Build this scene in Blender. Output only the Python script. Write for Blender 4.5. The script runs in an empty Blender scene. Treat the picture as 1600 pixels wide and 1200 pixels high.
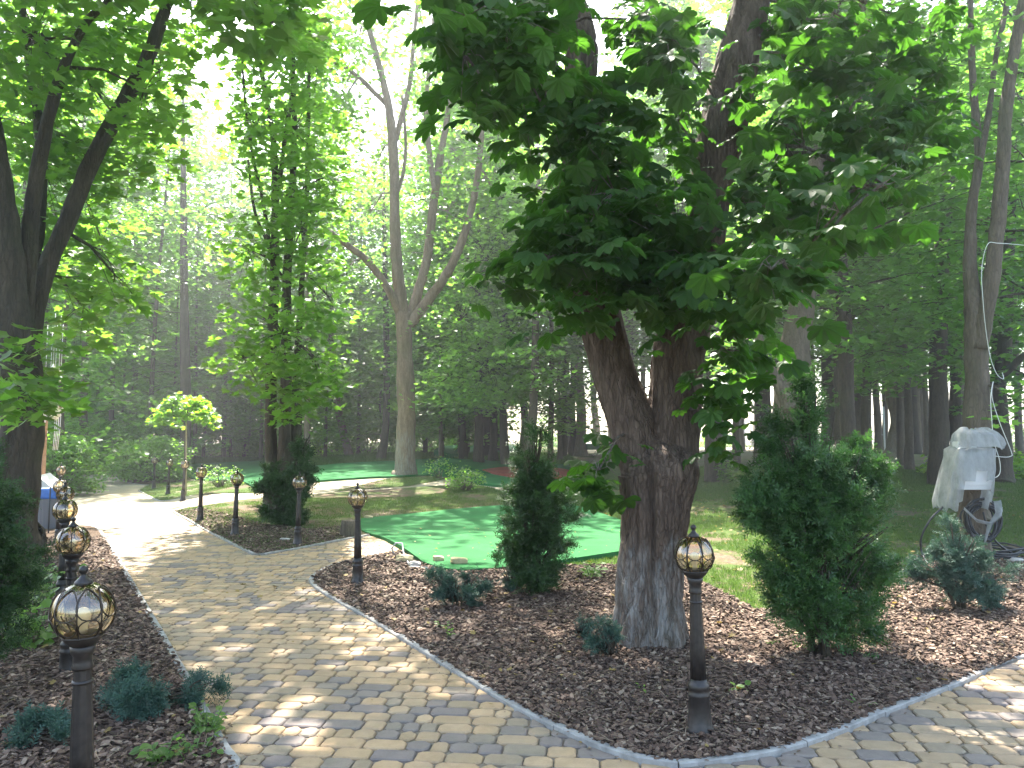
import bpy, bmesh, math, random
import numpy as np
from mathutils import Vector, Matrix, noise as mn
PI = math.pi
scene = bpy.context.scene
C = scene.collection
R_ = math.radians

# ------------------------------------------------------------------ camera
EYE = 1.6
F = 1200.0                      # focal length in photo pixels (photo 1600x1200)
PITCH = math.atan(91.0 / F)
HOR = 691.0
cam_d = bpy.data.cameras.new('camera')
cam_d.sensor_width = 36.0
cam_d.lens = 36.0 * F / 1600.0
cam_d.clip_start = 0.05
cam_d.clip_end = 2000
cam = bpy.data.objects.new('camera', cam_d)
C.objects.link(cam)
cam.location = (0, 0, EYE)
cam.rotation_euler = (PI / 2 + PITCH, 0, 0)
scene.camera = cam

# ------------------------------------------------------------------ light
SUN_EL, SUN_AZ = R_(56), R_(-13)         # azimuth from +Y, negative = left
world = bpy.data.worlds.new('World')
scene.world = world
world.use_nodes = True
wn = world.node_tree
bg = wn.nodes['Background']
sky = wn.nodes.new('ShaderNodeTexSky')
sky.sky_type = 'NISHITA'
sky.sun_disc = False
sky.sun_elevation = SUN_EL
sky.sun_rotation = SUN_AZ
sky.dust_density = 3.0
sky.air_density = 1.2
wn.links.new(sky.outputs[0], bg.inputs[0])
bg.inputs[1].default_value = 0.15
sd = Vector((math.sin(SUN_AZ) * math.cos(SUN_EL), math.cos(SUN_AZ) * math.cos(SUN_EL), math.sin(SUN_EL)))
sun_l = bpy.data.lights.new('sun', 'SUN')
sun_l.energy = 5.0
sun_l.angle = R_(0.55)
sun_l.color = (1.0, 0.95, 0.86)
sun = bpy.data.objects.new('sun', sun_l)
C.objects.link(sun)
sun.rotation_euler = (-sd).to_track_quat('-Z', 'Y').to_euler()
sun.location = (0, 20, 60)
scene.view_settings.view_transform = 'Standard'
scene.view_settings.look = 'None'
scene.view_settings.exposure = 2.65
scene.view_settings.gamma = 1.0
cy = scene.cycles
cy.max_bounces = 10
cy.diffuse_bounces = 6
cy.glossy_bounces = 3
cy.transmission_bounces = 6
cy.transparent_max_bounces = 12
cy.use_denoising = True
cy.sample_clamp_indirect = 6.0
cy.caustics_reflective = False
cy.caustics_refractive = False
scene.render.use_persistent_data = False

# ------------------------------------------------------------------ terrain and pixel helpers
def sstep(a, b, x):
    t = min(1, max(0, (x - a) / (b - a)))
    return t * t * (3 - 2 * t)
def gz(x, y):
    s = sstep(-13, -6, x)
    t = max(0.0, y - (28.0 - 14.0 * s))
    if t <= 0: return 0.0
    return 1.35 * (1 - math.exp(-0.042 * t / 1.35)) * min(1, t / 4)
def ray(u, v):
    xc, yc = (u - 800) / F, -(v - 600) / F
    return Vector((xc, math.cos(PITCH) - math.sin(PITCH) * yc, math.sin(PITCH) + math.cos(PITCH) * yc))
def at(u, v):
    "ground point seen at photo pixel"
    d = ray(u, v)
    lo, hi = 1.0, 1.0
    while hi < 300:
        p = d * (hi * 1.03 + .02)
        if EYE + p.z < gz(p.x, p.y): break
        lo = hi; hi = hi * 1.03 + .02
    hi = hi * 1.03 + .02
    for _ in range(30):
        m = (lo + hi) / 2
        p = d * m
        if EYE + p.z < gz(p.x, p.y): hi = m
        else: lo = m
    p = d * hi
    return Vector((p.x, p.y, gz(p.x, p.y)))
def P(u, v, Y):
    "point at depth Y behind photo pixel"
    d = ray(u, v)
    k = Y / d.y
    return Vector((d.x * k, Y, EYE + d.z * k))

# ------------------------------------------------------------------ materials
class NT:
    def __init__(s, name):
        s.m = bpy.data.materials.new(name); s.m.use_nodes = True
        s.t = s.m.node_tree; s.t.nodes.clear()
        s.out = s.n('OutputMaterial')
    def n(s, typ, **kw):
        nd = s.t.nodes.new('ShaderNode' + typ)
        for k, v in kw.items():
            if k.startswith('i_'):
                k2 = k[2:].replace('_', ' ')
                nd.inputs[k2].default_value = v
            else: setattr(nd, k, v)
        return nd
    def l(s, a, b): s.t.links.new(a, b)
    def attr(s, name): return s.n('Attribute', attribute_name=name)
    def ramp(s, fac, stops, interp='LINEAR'):
        r = s.n('ValToRGB'); r.color_ramp.interpolation = interp
        els = r.color_ramp.elements
        while len(els) < len(stops): els.new(0.5)
        for e, (p, c) in zip(els, stops):
            e.position = p; e.color = (*c, 1) if len(c) == 3 else c
        s.l(fac, r.inputs[0]); return r.outputs[0]
    def noise(s, scale, detail=4, rough=.6, vec=None):
        nd = s.n('TexNoise', i_Scale=scale, i_Detail=detail, i_Roughness=rough)
        if vec is not None: s.l(vec, nd.inputs['Vector'])
        return nd.outputs[0]
    def mapped(s, sc, coord='Object'):
        tc = s.n('TexCoord'); mp = s.n('Mapping'); mp.inputs['Scale'].default_value = sc
        s.l(tc.outputs[coord], mp.inputs[0]); return mp.outputs[0]
    def mixc(s, fac, a, b, mode='MIX'):
        m = s.n('Mix', data_type='RGBA', blend_type=mode)
        for sock, v in ((m.inputs[0], fac), (m.inputs[6], a), (m.inputs[7], b)):
            if hasattr(v, 'default_value'): s.l(v, sock)
            elif isinstance(v, tuple): sock.default_value = (*v, 1)
            else: sock.default_value = v
        return m.outputs[2]
    def math(s, op, a, b=0.0):
        m = s.n('Math', operation=op)
        for sock, v in ((m.inputs[0], a), (m.inputs[1], b)):
            if hasattr(v, 'default_value'): s.l(v, sock)
            else: sock.default_value = v
        return m.outputs[0]
    def pbr(s, col, rough=.7, bump=None, bs=.4, bd=.02, spec=.5, metal=0.0, link=True):
        p = s.n('BsdfPrincipled')
        if hasattr(col, 'default_value'): s.l(col, p.inputs['Base Color'])
        else: p.inputs['Base Color'].default_value = (*col, 1)
        if hasattr(rough, 'default_value'): s.l(rough, p.inputs['Roughness'])
        else: p.inputs['Roughness'].default_value = rough
        p.inputs['Specular IOR Level'].default_value = spec
        p.inputs['Metallic'].default_value = metal
        if bump is not None:
            b = s.n('Bump', i_Strength=bs, i_Distance=bd); s.l(bump, b.inputs['Height'])
            s.l(b.outputs[0], p.inputs['Normal'])
        if link: s.l(p.outputs[0], s.out.inputs[0])
        return p.outputs[0]

def leaf_mat(name, dark, light, tr, tmix=.45, rough=.42, spec=.45):
    t = NT(name)
    rnd = t.attr('rnd').outputs['Fac']
    oi = t.n('ObjectInfo')
    f = t.math('ADD', t.math('MULTIPLY', rnd, .75), t.math('MULTIPLY', oi.outputs['Random'], .25))
    col = t.ramp(f, [(0, dark), (1, light)])
    p = t.pbr(col, rough, spec=spec, link=False)
    tl = t.n('BsdfTranslucent')
    tc = t.ramp(f, [(0, tr), (1, tuple(min(1, c * 1.5) for c in tr))])
    t.l(tc, tl.inputs[0])
    mx = t.n('MixShader', i_Fac=tmix)
    t.l(p, mx.inputs[1]); t.l(tl.outputs[0], mx.inputs[2]); t.l(mx.outputs[0], t.out.inputs[0])
    return t.m

def bark_mat(name, c1, c2, wash=0.0, moss=.2, scale=1.0):
    t = NT(name)
    vec = t.mapped((9 * scale, 9 * scale, 1.6 * scale))
    n1 = t.noise(1.0, 8, .65, vec)
    vv = t.mapped((20 * scale, 20 * scale, 4.2 * scale))
    wrp = t.n('TexNoise', i_Scale=.9, i_Detail=4); t.l(vv, wrp.inputs['Vector'])
    vo = t.n('TexVoronoi', feature='DISTANCE_TO_EDGE', i_Scale=1.0)
    t.l(t.mixc(.8, vv, wrp.outputs['Color'], 'LINEAR_LIGHT'), vo.inputs['Vector'])
    crack = t.ramp(vo.outputs['Distance'], [(0.0, (0, 0, 0)), (.16, (1, 1, 1))])
    f = t.math('MULTIPLY', n1, 1.0)
    col = t.ramp(f, [(.3, c1), (.7, c2)])
    col = t.mixc(.22, col, crack, 'MULTIPLY')
    big = t.noise(1.3, 3, .6, t.mapped((1, 1, .6)))
    mossf = t.math('MULTIPLY', t.ramp(big, [(.5, (0, 0, 0)), (.68, (1, 1, 1))]), moss)
    col = t.mixc(mossf, col, (.05, .075, .02))
    if wash:
        h = t.attr('hgt').outputs['Fac']
        edge = t.math('ADD', h, t.math('MULTIPLY', t.math('SUBTRACT', t.noise(3.0, 5, .7, t.mapped((2, 2, .7))), .5), 1.2))
        w = t.ramp(t.math('DIVIDE', edge, wash), [(.80, (1, 1, 1)), (1.0, (0, 0, 0))])
        fl = t.ramp(t.noise(1.0, 8, .75, t.mapped((13, 13, 3.0))), [(.40, (.1, .1, .1)), (.62, (1, 1, 1))])
        wf = t.math('MULTIPLY', t.math('MULTIPLY', w, fl), .85)
        wf = t.math('MULTIPLY', wf, t.ramp(t.noise(1.0, 9, .8, t.mapped((24, 24, 4.5))), [(.40, (.08, .08, .08)), (.56, (1, 1, 1))]))
        col = t.mixc(wf, col, (.28, .27, .25))
    hgt = t.math('ADD', t.math('MULTIPLY', n1, .6), t.math('MULTIPLY', crack, .5))
    t.pbr(col, .88, bump=hgt, bs=.9, bd=.02, spec=.2)
    return t.m

def simple(name, col, rough=.6, metal=0, noise_s=None, amt=.25, bump=None, spec=.5):
    t = NT(name)
    if noise_s:
        n = t.noise(noise_s, 5, .6, t.mapped((1, 1, 1)))
        lo = tuple(c * (1 - amt) for c in col); hi = tuple(min(1, c * (1 + amt)) for c in col)
        c = t.ramp(n, [(.3, lo), (.7, hi)])
        t.pbr(c, rough, bump=n if bump else None, bs=bump or 0, bd=.01, metal=metal, spec=spec)
    else: t.pbr(col, rough, metal=metal, spec=spec)
    return t.m

M = {}
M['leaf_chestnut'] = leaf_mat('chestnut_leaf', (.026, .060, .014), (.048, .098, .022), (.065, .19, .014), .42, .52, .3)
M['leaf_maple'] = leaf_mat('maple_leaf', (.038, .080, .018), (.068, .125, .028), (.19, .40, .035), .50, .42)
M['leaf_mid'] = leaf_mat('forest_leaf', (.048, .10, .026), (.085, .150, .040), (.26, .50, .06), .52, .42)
M['leaf_shade'] = leaf_mat('shade_toned_leaf', (.038, .080, .020), (.065, .125, .030), (.16, .36, .04), .46, .42)  # darker copy of the forest leaf, with shade put into its colour
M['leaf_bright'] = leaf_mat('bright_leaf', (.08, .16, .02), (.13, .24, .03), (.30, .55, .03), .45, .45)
M['leaf_bush'] = leaf_mat('bush_leaf', (.06, .12, .02), (.11, .19, .035), (.24, .48, .05), .40, .45)
M['needle_yew'] = leaf_mat('yew_needle', (.012, .034, .010), (.055, .115, .028), (.05, .13, .02), .22, .5, .35)
M['needle_fir'] = leaf_mat('fresh_needle', (.014, .042, .012), (.085, .175, .045), (.07, .20, .03), .25, .48, .4)
M['needle_juniper'] = leaf_mat('juniper_needle', (.035, .075, .055), (.065, .12, .09), (.05, .11, .06), .2, .6, .25)
M['grass'] = leaf_mat('grass_blade', (.048, .090, .018), (.095, .145, .032), (.12, .22, .03), .25, .6, .2)
M['bark_chestnut'] = bark_mat('chestnut_bark', (.060, .040, .029), (.175, .125, .095), wash=.85, moss=.12, scale=1.5)
M['bark_pale'] = bark_mat('pale_bark', (.15, .105, .07), (.30, .22, .15), wash=1.6, moss=.35)
M['bark_dark'] = bark_mat('dark_bark', (.040, .032, .024), (.095, .075, .055), moss=.3)
M['bark_washed'] = bark_mat('washed_bark', (.045, .036, .027), (.11, .088, .065), wash=1.5, moss=.2)
M['bark_mid'] = bark_mat('grey_bark', (.085, .066, .048), (.17, .135, .10), moss=.25)

# ------------------------------------------------------------------ mesh helpers
def mesh_np(name, V, polys, mats, rnd=None, smooth=False, hgt=None, mi=None, parent=None, loc=(0, 0, 0)):
    """polys: list of (k, array (n,k)) face groups"""
    me = bpy.data.meshes.new(name)
    V = np.asarray(V, dtype=np.float32)
    me.vertices.add(len(V)); me.vertices.foreach_set('co', V.ravel())
    loops = np.concatenate([p.ravel() for p in polys]).astype(np.int32)
    tot = np.concatenate([np.full(len(p), p.shape[1], dtype=np.int32) for p in polys])
    st = np.concatenate([[0], np.cumsum(tot)[:-1]]).astype(np.int32)
    me.loops.add(len(loops)); me.loops.foreach_set('vertex_index', loops)
    me.polygons.add(len(tot)); me.polygons.foreach_set('loop_start', st); me.polygons.foreach_set('loop_total', tot)
    if mi is not None: me.polygons.foreach_set('material_index', np.asarray(mi, dtype=np.int32))
    me.polygons.foreach_set('use_smooth', np.full(len(tot), smooth, dtype=bool))
    if rnd is not None:
        a = me.attributes.new('rnd', 'FLOAT', 'FACE'); a.data.foreach_set('value', np.asarray(rnd, dtype=np.float32))
    if hgt is not None:
        a = me.attributes.new('hgt', 'FLOAT', 'POINT'); a.data.foreach_set('value', np.asarray(hgt, dtype=np.float32))
    me.update(calc_edges=True)
    for m in (mats if isinstance(mats, (list, tuple)) else [mats]): me.materials.append(m)
    return link(name, me, parent, loc)
def link(name, me, parent=None, loc=(0, 0, 0)):
    o = bpy.data.objects.new(name, me); C.objects.link(o); o.location = loc
    if parent is not None: o.parent = parent
    return o
def tag(o, label=None, cat=None, group=None, kind=None):
    if label: o['label'] = label
    if cat: o['category'] = cat
    if group: o['group'] = group
    if kind: o['kind'] = kind
    return o
def thing(name, loc, label, cat, group=None, rz=0):
    o = bpy.data.objects.new(name, None); C.objects.link(o)
    o.location = loc; o.rotation_euler = (0, 0, rz); o.empty_display_size = .2
    return tag(o, label, cat, group)
def dup(root, loc, rz=0, sc=1.0, label=None, group=None):
    r = root.copy(); C.objects.link(r); r.location = loc; r.rotation_euler = (0, 0, rz)
    r.scale = (sc, sc, sc) if not isinstance(sc, tuple) else sc
    if label: r['label'] = label
    if group: r['group'] = group
    for ch in list(root.children):
        c = ch.copy(); C.objects.link(c); c.parent = r
        for g in ch.children:
            d = g.copy(); C.objects.link(d); d.parent = c
    return r

class MB:
    "collects simple shapes into one mesh"
    def __init__(s): s.V = []; s.Fc = []; s.H = []
    def add(s, vs, fs):
        b = len(s.V); s.V += [tuple(v) for v in vs]; s.Fc += [tuple(i + b for i in f) for f in fs]
    def box(s, c, d, rot=None):
        vs = [Vector((sx * d[0] / 2, sy * d[1] / 2, sz * d[2] / 2)) for sx in (-1, 1) for sy in (-1, 1) for sz in (-1, 1)]
        if rot is not None: vs = [rot @ v for v in vs]
        s.add([v + Vector(c) for v in vs], [(0, 1, 3, 2), (4, 6, 7, 5), (0, 4, 5, 1), (2, 3, 7, 6), (0, 2, 6, 4), (1, 5, 7, 3)])
    def lathe(s, prof, n=24, c=(0, 0, 0), mod=None):
        vs = []
        for r, z in prof:
            for k in range(n):
                a = 2 * PI * k / n
                rr = r * (mod(a, z) if mod else 1)
                vs.append((c[0] + rr * math.cos(a), c[1] + rr * math.sin(a), c[2] + z))
        fs = [(i * n + k, i * n + (k + 1) % n, (i + 1) * n + (k + 1) % n, (i + 1) * n + k) for i in range(len(prof) - 1) for k in range(n)]
        fs += [tuple(reversed(range(n))), tuple(range((len(prof) - 1) * n, len(prof) * n))]
        s.add(vs, fs)
    def tube(s, pts, rad, n=8, closed=False, rough=0.0, cap=True):
        pts = [Vector(p) for p in pts]; m = len(pts)
        if not isinstance(rad, (list, tuple)): rad = [rad] * m
        vs = []; up = Vector((0, 0, 1)); prev = None
        for i in range(m):
            a = pts[i - 1] if (i > 0 or closed) else pts[i]
            b = pts[(i + 1) % m] if (i < m - 1 or closed) else pts[i]
            t = (b - a).normalized()
            if prev is None:
                x = t.cross(Vector((0, 1, 0)) if abs(t.y) < .8 else Vector((1, 0, 0))).normalized()
            else: x = (prev - t * prev.dot(t)).normalized()
            prev = x; y = t.cross(x)
            for k in range(n):
                an = 2 * PI * k / n
                r = rad[i]
                dirv = x * math.cos(an) + y * math.sin(an)
                if rough:
                    q = pts[i] + dirv * r
                    r *= 1 + rough * mn.noise(q * (0.9 / max(.05, r) * .5)) * 2
                vs.append(pts[i] + dirv * r)
        fs = []
        rng = m if closed else m - 1
        for i in range(rng):
            j = (i + 1) % m
            for k in range(n):
                fs.append((i * n + k, i * n + (k + 1) % n, j * n + (k + 1) % n, j * n + k))
        if not closed and cap: fs += [tuple(reversed(range(n))), tuple(range((m - 1) * n, m * n))]
        s.add(vs, fs)
    def build(s, name, mat, parent=None, smooth=True, loc=(0, 0, 0), hgt=None, bevel=0):
        me = bpy.data.meshes.new(name)
        me.from_pydata([tuple(v) for v in s.V], [], s.Fc)
        if smooth: me.polygons.foreach_set('use_smooth', [True] * len(me.polygons))
        for m_ in (mat if isinstance(mat, list) else [mat]): me.materials.append(m_)
        if hgt is not None:
            a = me.attributes.new('hgt', 'FLOAT', 'POINT'); a.data.foreach_set('value', np.array([v[2] - hgt for v in s.V], dtype=np.float32))
        if bevel:
            bm = bmesh.new(); bm.from_mesh(me); bmesh.ops.bevel(bm, geom=bm.edges[:], offset=bevel, segments=2, affect='EDGES'); bm.to_mesh(me); bm.free()
        me.update()
        return link(name, me, parent, loc)

def crom(pts, rad, sub):
    "Catmull-Rom resample of points with radii"
    n = len(pts); out = []; ro = []
    for i in range(n - 1):
        p0 = pts[max(0, i - 1)]; p1 = pts[i]; p2 = pts[i + 1]; p3 = pts[min(n - 1, i + 2)]
        for j in range(sub):
            t = j / sub
            q = .5 * ((2 * p1) + (p2 - p0) * t + (2 * p0 - 5 * p1 + 4 * p2 - p3) * t * t + (3 * p1 - p0 - 3 * p2 + p3) * t ** 3)
            out.append(q); ro.append(rad[i] * (1 - t) + rad[i + 1] * t)
    out.append(pts[-1]); ro.append(rad[-1])
    return out, ro

# leaf templates: (verts, faces) lying in XY, stalk at the origin, tip along +Y, length 1
def tpl_simple():
    v = [(0, 0, 0), (.30, .28, .05), (.34, .58, .05), (0, 1, -.06), (-.34, .58, .05), (-.30, .28, .05), (0, .5, -.02)]
    f = [(0, 1, 2, 6), (6, 2, 3), (0, 6, 4, 5), (6, 3, 4)]
    return np.array(v), f
def tpl_maple():
    h = [(0, 0), (.30, -.02), (.50, .22), (.34, .34), (.52, .66), (.20, .58), (0, 1.0)]
    v = [(x, y, .10 * abs(x) - .05 * y * y) for x, y in h]
    v += [(-x, y, z) for (x, y, z) in v[1:6]]
    return np.array(v), [tuple(range(7)), (0, 6, 11, 10, 9, 8, 7)]
def tpl_round():
    v = [(0, 0, 0), (.34, .10, .04), (.46, .42, .06), (.30, .78, .02), (0, 1, -.05)]
    v += [(-x, y, z) for (x, y, z) in v[1:4]]
    return np.array(v), [(0, 1, 2, 3, 4), (0, 4, 7, 6, 5)]
def tpl_chestnut():
    V, Fc = [], []
    for k, (a, L) in enumerate([(-105, .55), (-68, .78), (-33, .95), (0, 1.0), (33, .95), (68, .78), (105, .55)]):
        a = R_(a); b = len(V)
        prof = [(0, 0), (.09, .25), (.19, .52), (.235, .74), (.15, .92), (0, 1.0)]
        droop = lambda y: -.20 * y * y
        mid = [(0, y, droop(y)) for _, y in prof]
        rt = [(x, y, droop(y) + .35 * x) for x, y in prof[1:5]]
        lf = [(-x, y, z) for x, y, z in rt]
        pts = mid + rt + lf
        for x, y, z in pts:
            x *= L; y *= L
            V.append((x * math.cos(a) + y * math.sin(a), -x * math.sin(a) + y * math.cos(a), z * L + .002 * k))
        # mid 0..5, rt 6..9, lf 10..13
        Fc += [(b, b + 6, b + 1), (b + 1, b + 6, b + 7, b + 2), (b + 2, b + 7, b + 8, b + 3), (b + 3, b + 8, b + 9, b + 4), (b + 4, b + 9, b + 5),
               (b, b + 1, b + 10), (b + 1, b + 2, b + 11, b + 10), (b + 2, b + 3, b + 12, b + 11), (b + 3, b + 4, b + 13, b + 12), (b + 4, b + 5, b + 13)]
    return np.array(V), Fc
def tpl_shoot(nn=14, nl=.30, w=.035, tw=.012):
    "needle shoot: twig along +Y with needles"
    V, Fc = [], []
    rg = random.Random(5)
    for i in range(nn):
        y = .08 + .88 * i / nn; a = i * 2.4 + rg.uniform(-.3, .3)
        d = Vector((math.cos(a) * .85, .62, math.sin(a) * .55)).normalized()
        s_ = Vector((-d.y, d.x, 0)).normalized() * w
        p = Vector((0, y, 0)); L = nl * (1 - .35 * y)
        b = len(V)
        V += [p, p + d * L * .5 + s_, p + d * L, p + d * L * .5 - s_]
        Fc.append((b, b + 1, b + 2, b + 3))
    b = len(V)
    V += [Vector((-tw, 0, 0)), Vector((tw, 0, 0)), Vector((tw * .4, 1, 0)), Vector((-tw * .4, 1, 0))]
    Fc.append((b, b + 1, b + 2, b + 3))
    return np.array([tuple(v) for v in V]), Fc
T_SIMPLE, T_MAPLE, T_ROUND, T_CHEST, T_SHOOT = tpl_simple(), tpl_maple(), tpl_round(), tpl_chestnut(), tpl_shoot()
T_SHOOT_LITE = tpl_shoot(8, .38, .06, .015)

def norm(a): return a / np.maximum(1e-9, np.linalg.norm(a, axis=1, keepdims=True))
def scatter(tpl, pos, up, head, size):
    "copies of a template: pos, approximate normal, heading, size"
    tv, tf = tpl
    n = len(pos)
    z = norm(up); y = head - z * np.sum(head * z, axis=1, keepdims=True); y = norm(y); x = np.cross(y, z)
    sz = size.reshape(n, 1, 1)
    W = (tv[None, :, 0:1] * x[:, None, :] + tv[None, :, 1:2] * y[:, None, :] + tv[None, :, 2:3] * z[:, None, :]) * sz + pos[:, None, :]
    k = len(tv)
    return W.reshape(-1, 3), tf, k, n
def leaves_obj(name, mat, parts, parent=None, rng=None, loc=(0, 0, 0)):
    "parts: list of scatter() results -> one mesh"
    by = {}; rn = {}; base = 0; Vs = []
    for W, tf, k, n in parts:
        Vs.append(W)
        r = rng.random(n)
        off = base + np.arange(n)[:, None] * k
        for f in tf:
            by.setdefault(len(f), []).append((off + np.array(f)[None, :], r))
        base += len(W)
    polys, rr = [], []
    for kk, lst in by.items():
        polys.append(np.concatenate([a for a, _ in lst])); rr.append(np.concatenate([b for _, b in lst]))
    return mesh_np(name, np.concatenate(Vs), polys, mat, rnd=np.concatenate(rr), parent=parent, loc=loc)

# ------------------------------------------------------------------ ground, paving, beds
def W2(x, y): return (x, y)
def px(pts): return [tuple(at(u, v)[:2]) for u, v in pts]
def drape(name, poly, dz, mat, step=1.0, skirt=0.0, zfun=None):
    bm = bmesh.new()
    vs = [bm.verts.new((x, y, 0)) for x, y in poly]
    bm.faces.new(vs)
    bmesh.ops.triangulate(bm, faces=bm.faces[:])
    xs = [p[0] for p in poly]; ys = [p[1] for p in poly]
    for ax, (a, b) in enumerate(((min(xs), max(xs)), (min(ys), max(ys)))):
        t = a + step
        while t < b:
            co = (t, 0, 0) if ax == 0 else (0, t, 0); no = (1, 0, 0) if ax == 0 else (0, 1, 0)
            bmesh.ops.bisect_plane(bm, geom=bm.verts[:] + bm.edges[:] + bm.faces[:], plane_co=co, plane_no=no)
            t += step
    if skirt:
        be = [e for e in bm.edges if len(e.link_faces) == 1]
        r = bmesh.ops.extrude_edge_only(bm, edges=be)
        low = {v for v in r['geom'] if isinstance(v, bmesh.types.BMVert)}
    else: low = set()
    for v in bm.verts:
        z = (zfun(v.co.x, v.co.y) if zfun else gz(v.co.x, v.co.y)) + dz
        v.co.z = z - (skirt if v in low else 0)
    bmesh.ops.recalc_face_normals(bm, faces=bm.faces[:])
    me = bpy.data.meshes.new(name); bm.to_mesh(me); bm.free(); me.materials.append(mat)
    return link(name, me)

def soil_mat(name, grass_bias):
    t = NT(name)
    v = t.mapped((1, 1, 1))
    n1 = t.noise(.55, 5, .62, v); n2 = t.noise(18, 6, .7, v); n3 = t.noise(3.0, 5, .65, v)
    soil = t.ramp(n2, [(.3, (.055, .038, .026)), (.52, (.12, .085, .058)), (.72, (.21, .16, .115))])
    gr = t.ramp(t.noise(30, 5, .7, v), [(.3, (.030, .055, .012)), (.7, (.085, .12, .03))])
    f = t.math('ADD', t.math('MULTIPLY', n1, .65), t.math('MULTIPLY', n3, .35))
    m = t.ramp(f, [(grass_bias - .04, (0, 0, 0)), (grass_bias + .05, (1, 1, 1))])
    t.pbr(t.mixc(m, soil, gr), .95, bump=n2, bs=.6, bd=.03, spec=.1)
    return t.m
M['ground'] = soil_mat('ground_lawn', .465)
M['bed_soil'] = soil_mat('bed_soil', .50)
def mulch_mat():
    t = NT('mulch'); v = t.mapped((1, 1, 1))
    n = t.noise(45, 6, .75, v); b = t.noise(2.2, 4, .6, v)
    c = t.ramp(n, [(.3, (.045, .030, .020)), (.5, (.12, .080, .055)), (.75, (.22, .155, .11))])
    c = t.mixc(t.math('MULTIPLY', b, .5), c, (.10, .075, .055))
    t.pbr(c, .95, bump=n, bs=1, bd=.04, spec=.1); return t.m
M['mulch'] = mulch_mat()
def chip_mat():
    t = NT('bark_chip'); r = t.attr('rnd').outputs['Fac']
    c = t.ramp(r, [(0, (.040, .026, .019)), (.3, (.09, .056, .040)), (.65, (.15, .096, .068)), (.9, (.22, .155, .115)), (1, (.34, .26, .19))])
    c = t.mixc(.35, c, t.ramp(t.noise(60, 4, .6, t.mapped((1, 1, 1))), [(.3, (.3, .3, .3)), (.7, (1, 1, 1))]), 'MULTIPLY')
    t.pbr(c, .85, spec=.25); return t.m
M['chip'] = chip_mat()

def ground_mesh():
    ys = list(np.arange(-14, 8, 2.0)) + list(np.arange(8, 70, 1.0)) + [72, 76, 82, 90, 100, 120, 150, 200]
    xs = [-150, -120, -90, -70] + list(np.arange(-60, 60.1, 1.5)) + [70, 90, 120, 150]
    V = np.array([(x, y, gz(x, y) - .03) for y in ys for x in xs])
    nx = len(xs)
    q = np.array([(j * nx + i, j * nx + i + 1, (j + 1) * nx + i + 1, (j + 1) * nx + i) for j in range(len(ys) - 1) for i in range(nx - 1)])
    return mesh_np('ground', V, [q], M['ground'], smooth=True)
tag(ground_mesh(), kind='structure')

# outlines from the photograph, on the ground
K_RIGHT = px([(628, 863), (590, 869), (535, 880), (505, 891), (487, 904), (492, 916), (520, 935), (575, 965), (640, 1005), (700, 1042), (731, 1061), (797, 1100), (845, 1125), (900, 1152), (962, 1177), (1037, 1196), (1110, 1191), (1204, 1177), (1300, 1148), (1400, 1106), (1500, 1067), (1600, 1026)])
K_RIGHT += [(4.6, 5.75), (6.5, 7.0), (9.5, 8.8)]
K_LEFT = px([(0, 823), (80, 822), (130, 822), (150, 825), (163, 840), (200, 903), (250, 990), (300, 1080), (345, 1165), (365, 1200)]) + [(-1.25, 3.0), (-1.0, 1.6), (-.7, -3)]
K_MID = px([(290, 795), (272, 800), (300, 816), (340, 838), (385, 861), (403, 868), (440, 862), (500, 851), (545, 842), (578, 836)])
K_UP = px([(300, 775), (262, 783), (246, 782), (217, 767)])
PAVE = [(-9, -4), (11, -4), (11, 9.2)] + px([(1700, 950), (1600, 990), (1400, 1072), (1250, 1115), (1037, 1160), (900, 1115), (797, 1065), (640, 978), (540, 925), (515, 903), (540, 893), (640, 874), (660, 850), (590, 832), (640, 815), (790, 765), (765, 752), (700, 742), (585, 745), (420, 752), (330, 748), (250, 735), (170, 736), (105, 742), (60, 760), (0, 790), (-90, 800)])

def pt_in(poly, X, Y):
    ins = np.zeros(X.shape, bool); n = len(poly)
    for i in range(n):
        x1, y1 = poly[i]; x2, y2 = poly[(i + 1) % n]
        c = ((y1 > Y) != (y2 > Y)) & (X < (x2 - x1) * (Y - y1) / (y2 - y1 + 1e-12) + x1)
        ins ^= c
    return ins

BED_R = K_RIGHT + px([(1700, 870), (1600, 872), (1450, 868), (1385, 880), (1300, 960), (1180, 955), (1085, 905), (960, 884), (880, 886), (760, 893), (700, 893), (660, 884)])
BED_L = K_LEFT + [(-6, -3), (-7.5, 4)] + px([(-120, 823)])
ISL_M = K_MID + px([(552, 815), (620, 812), (800, 800), (795, 772), (762, 762), (722, 757), (690, 771), (640, 778), (560, 779), (480, 780), (400, 784), (330, 790)])
ISL_U = K_UP + px([(235, 757), (262, 753), (330, 749), (400, 757), (470, 757), (470, 767), (400, 771)])
ISL_S = px([(180, 745), (196, 753), (225, 758), (262, 757), (285, 751), (250, 745), (215, 742)])
ISL_W = px([(520, 769), (590, 752), (625, 745), (700, 744), (702, 748), (640, 760)])

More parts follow.
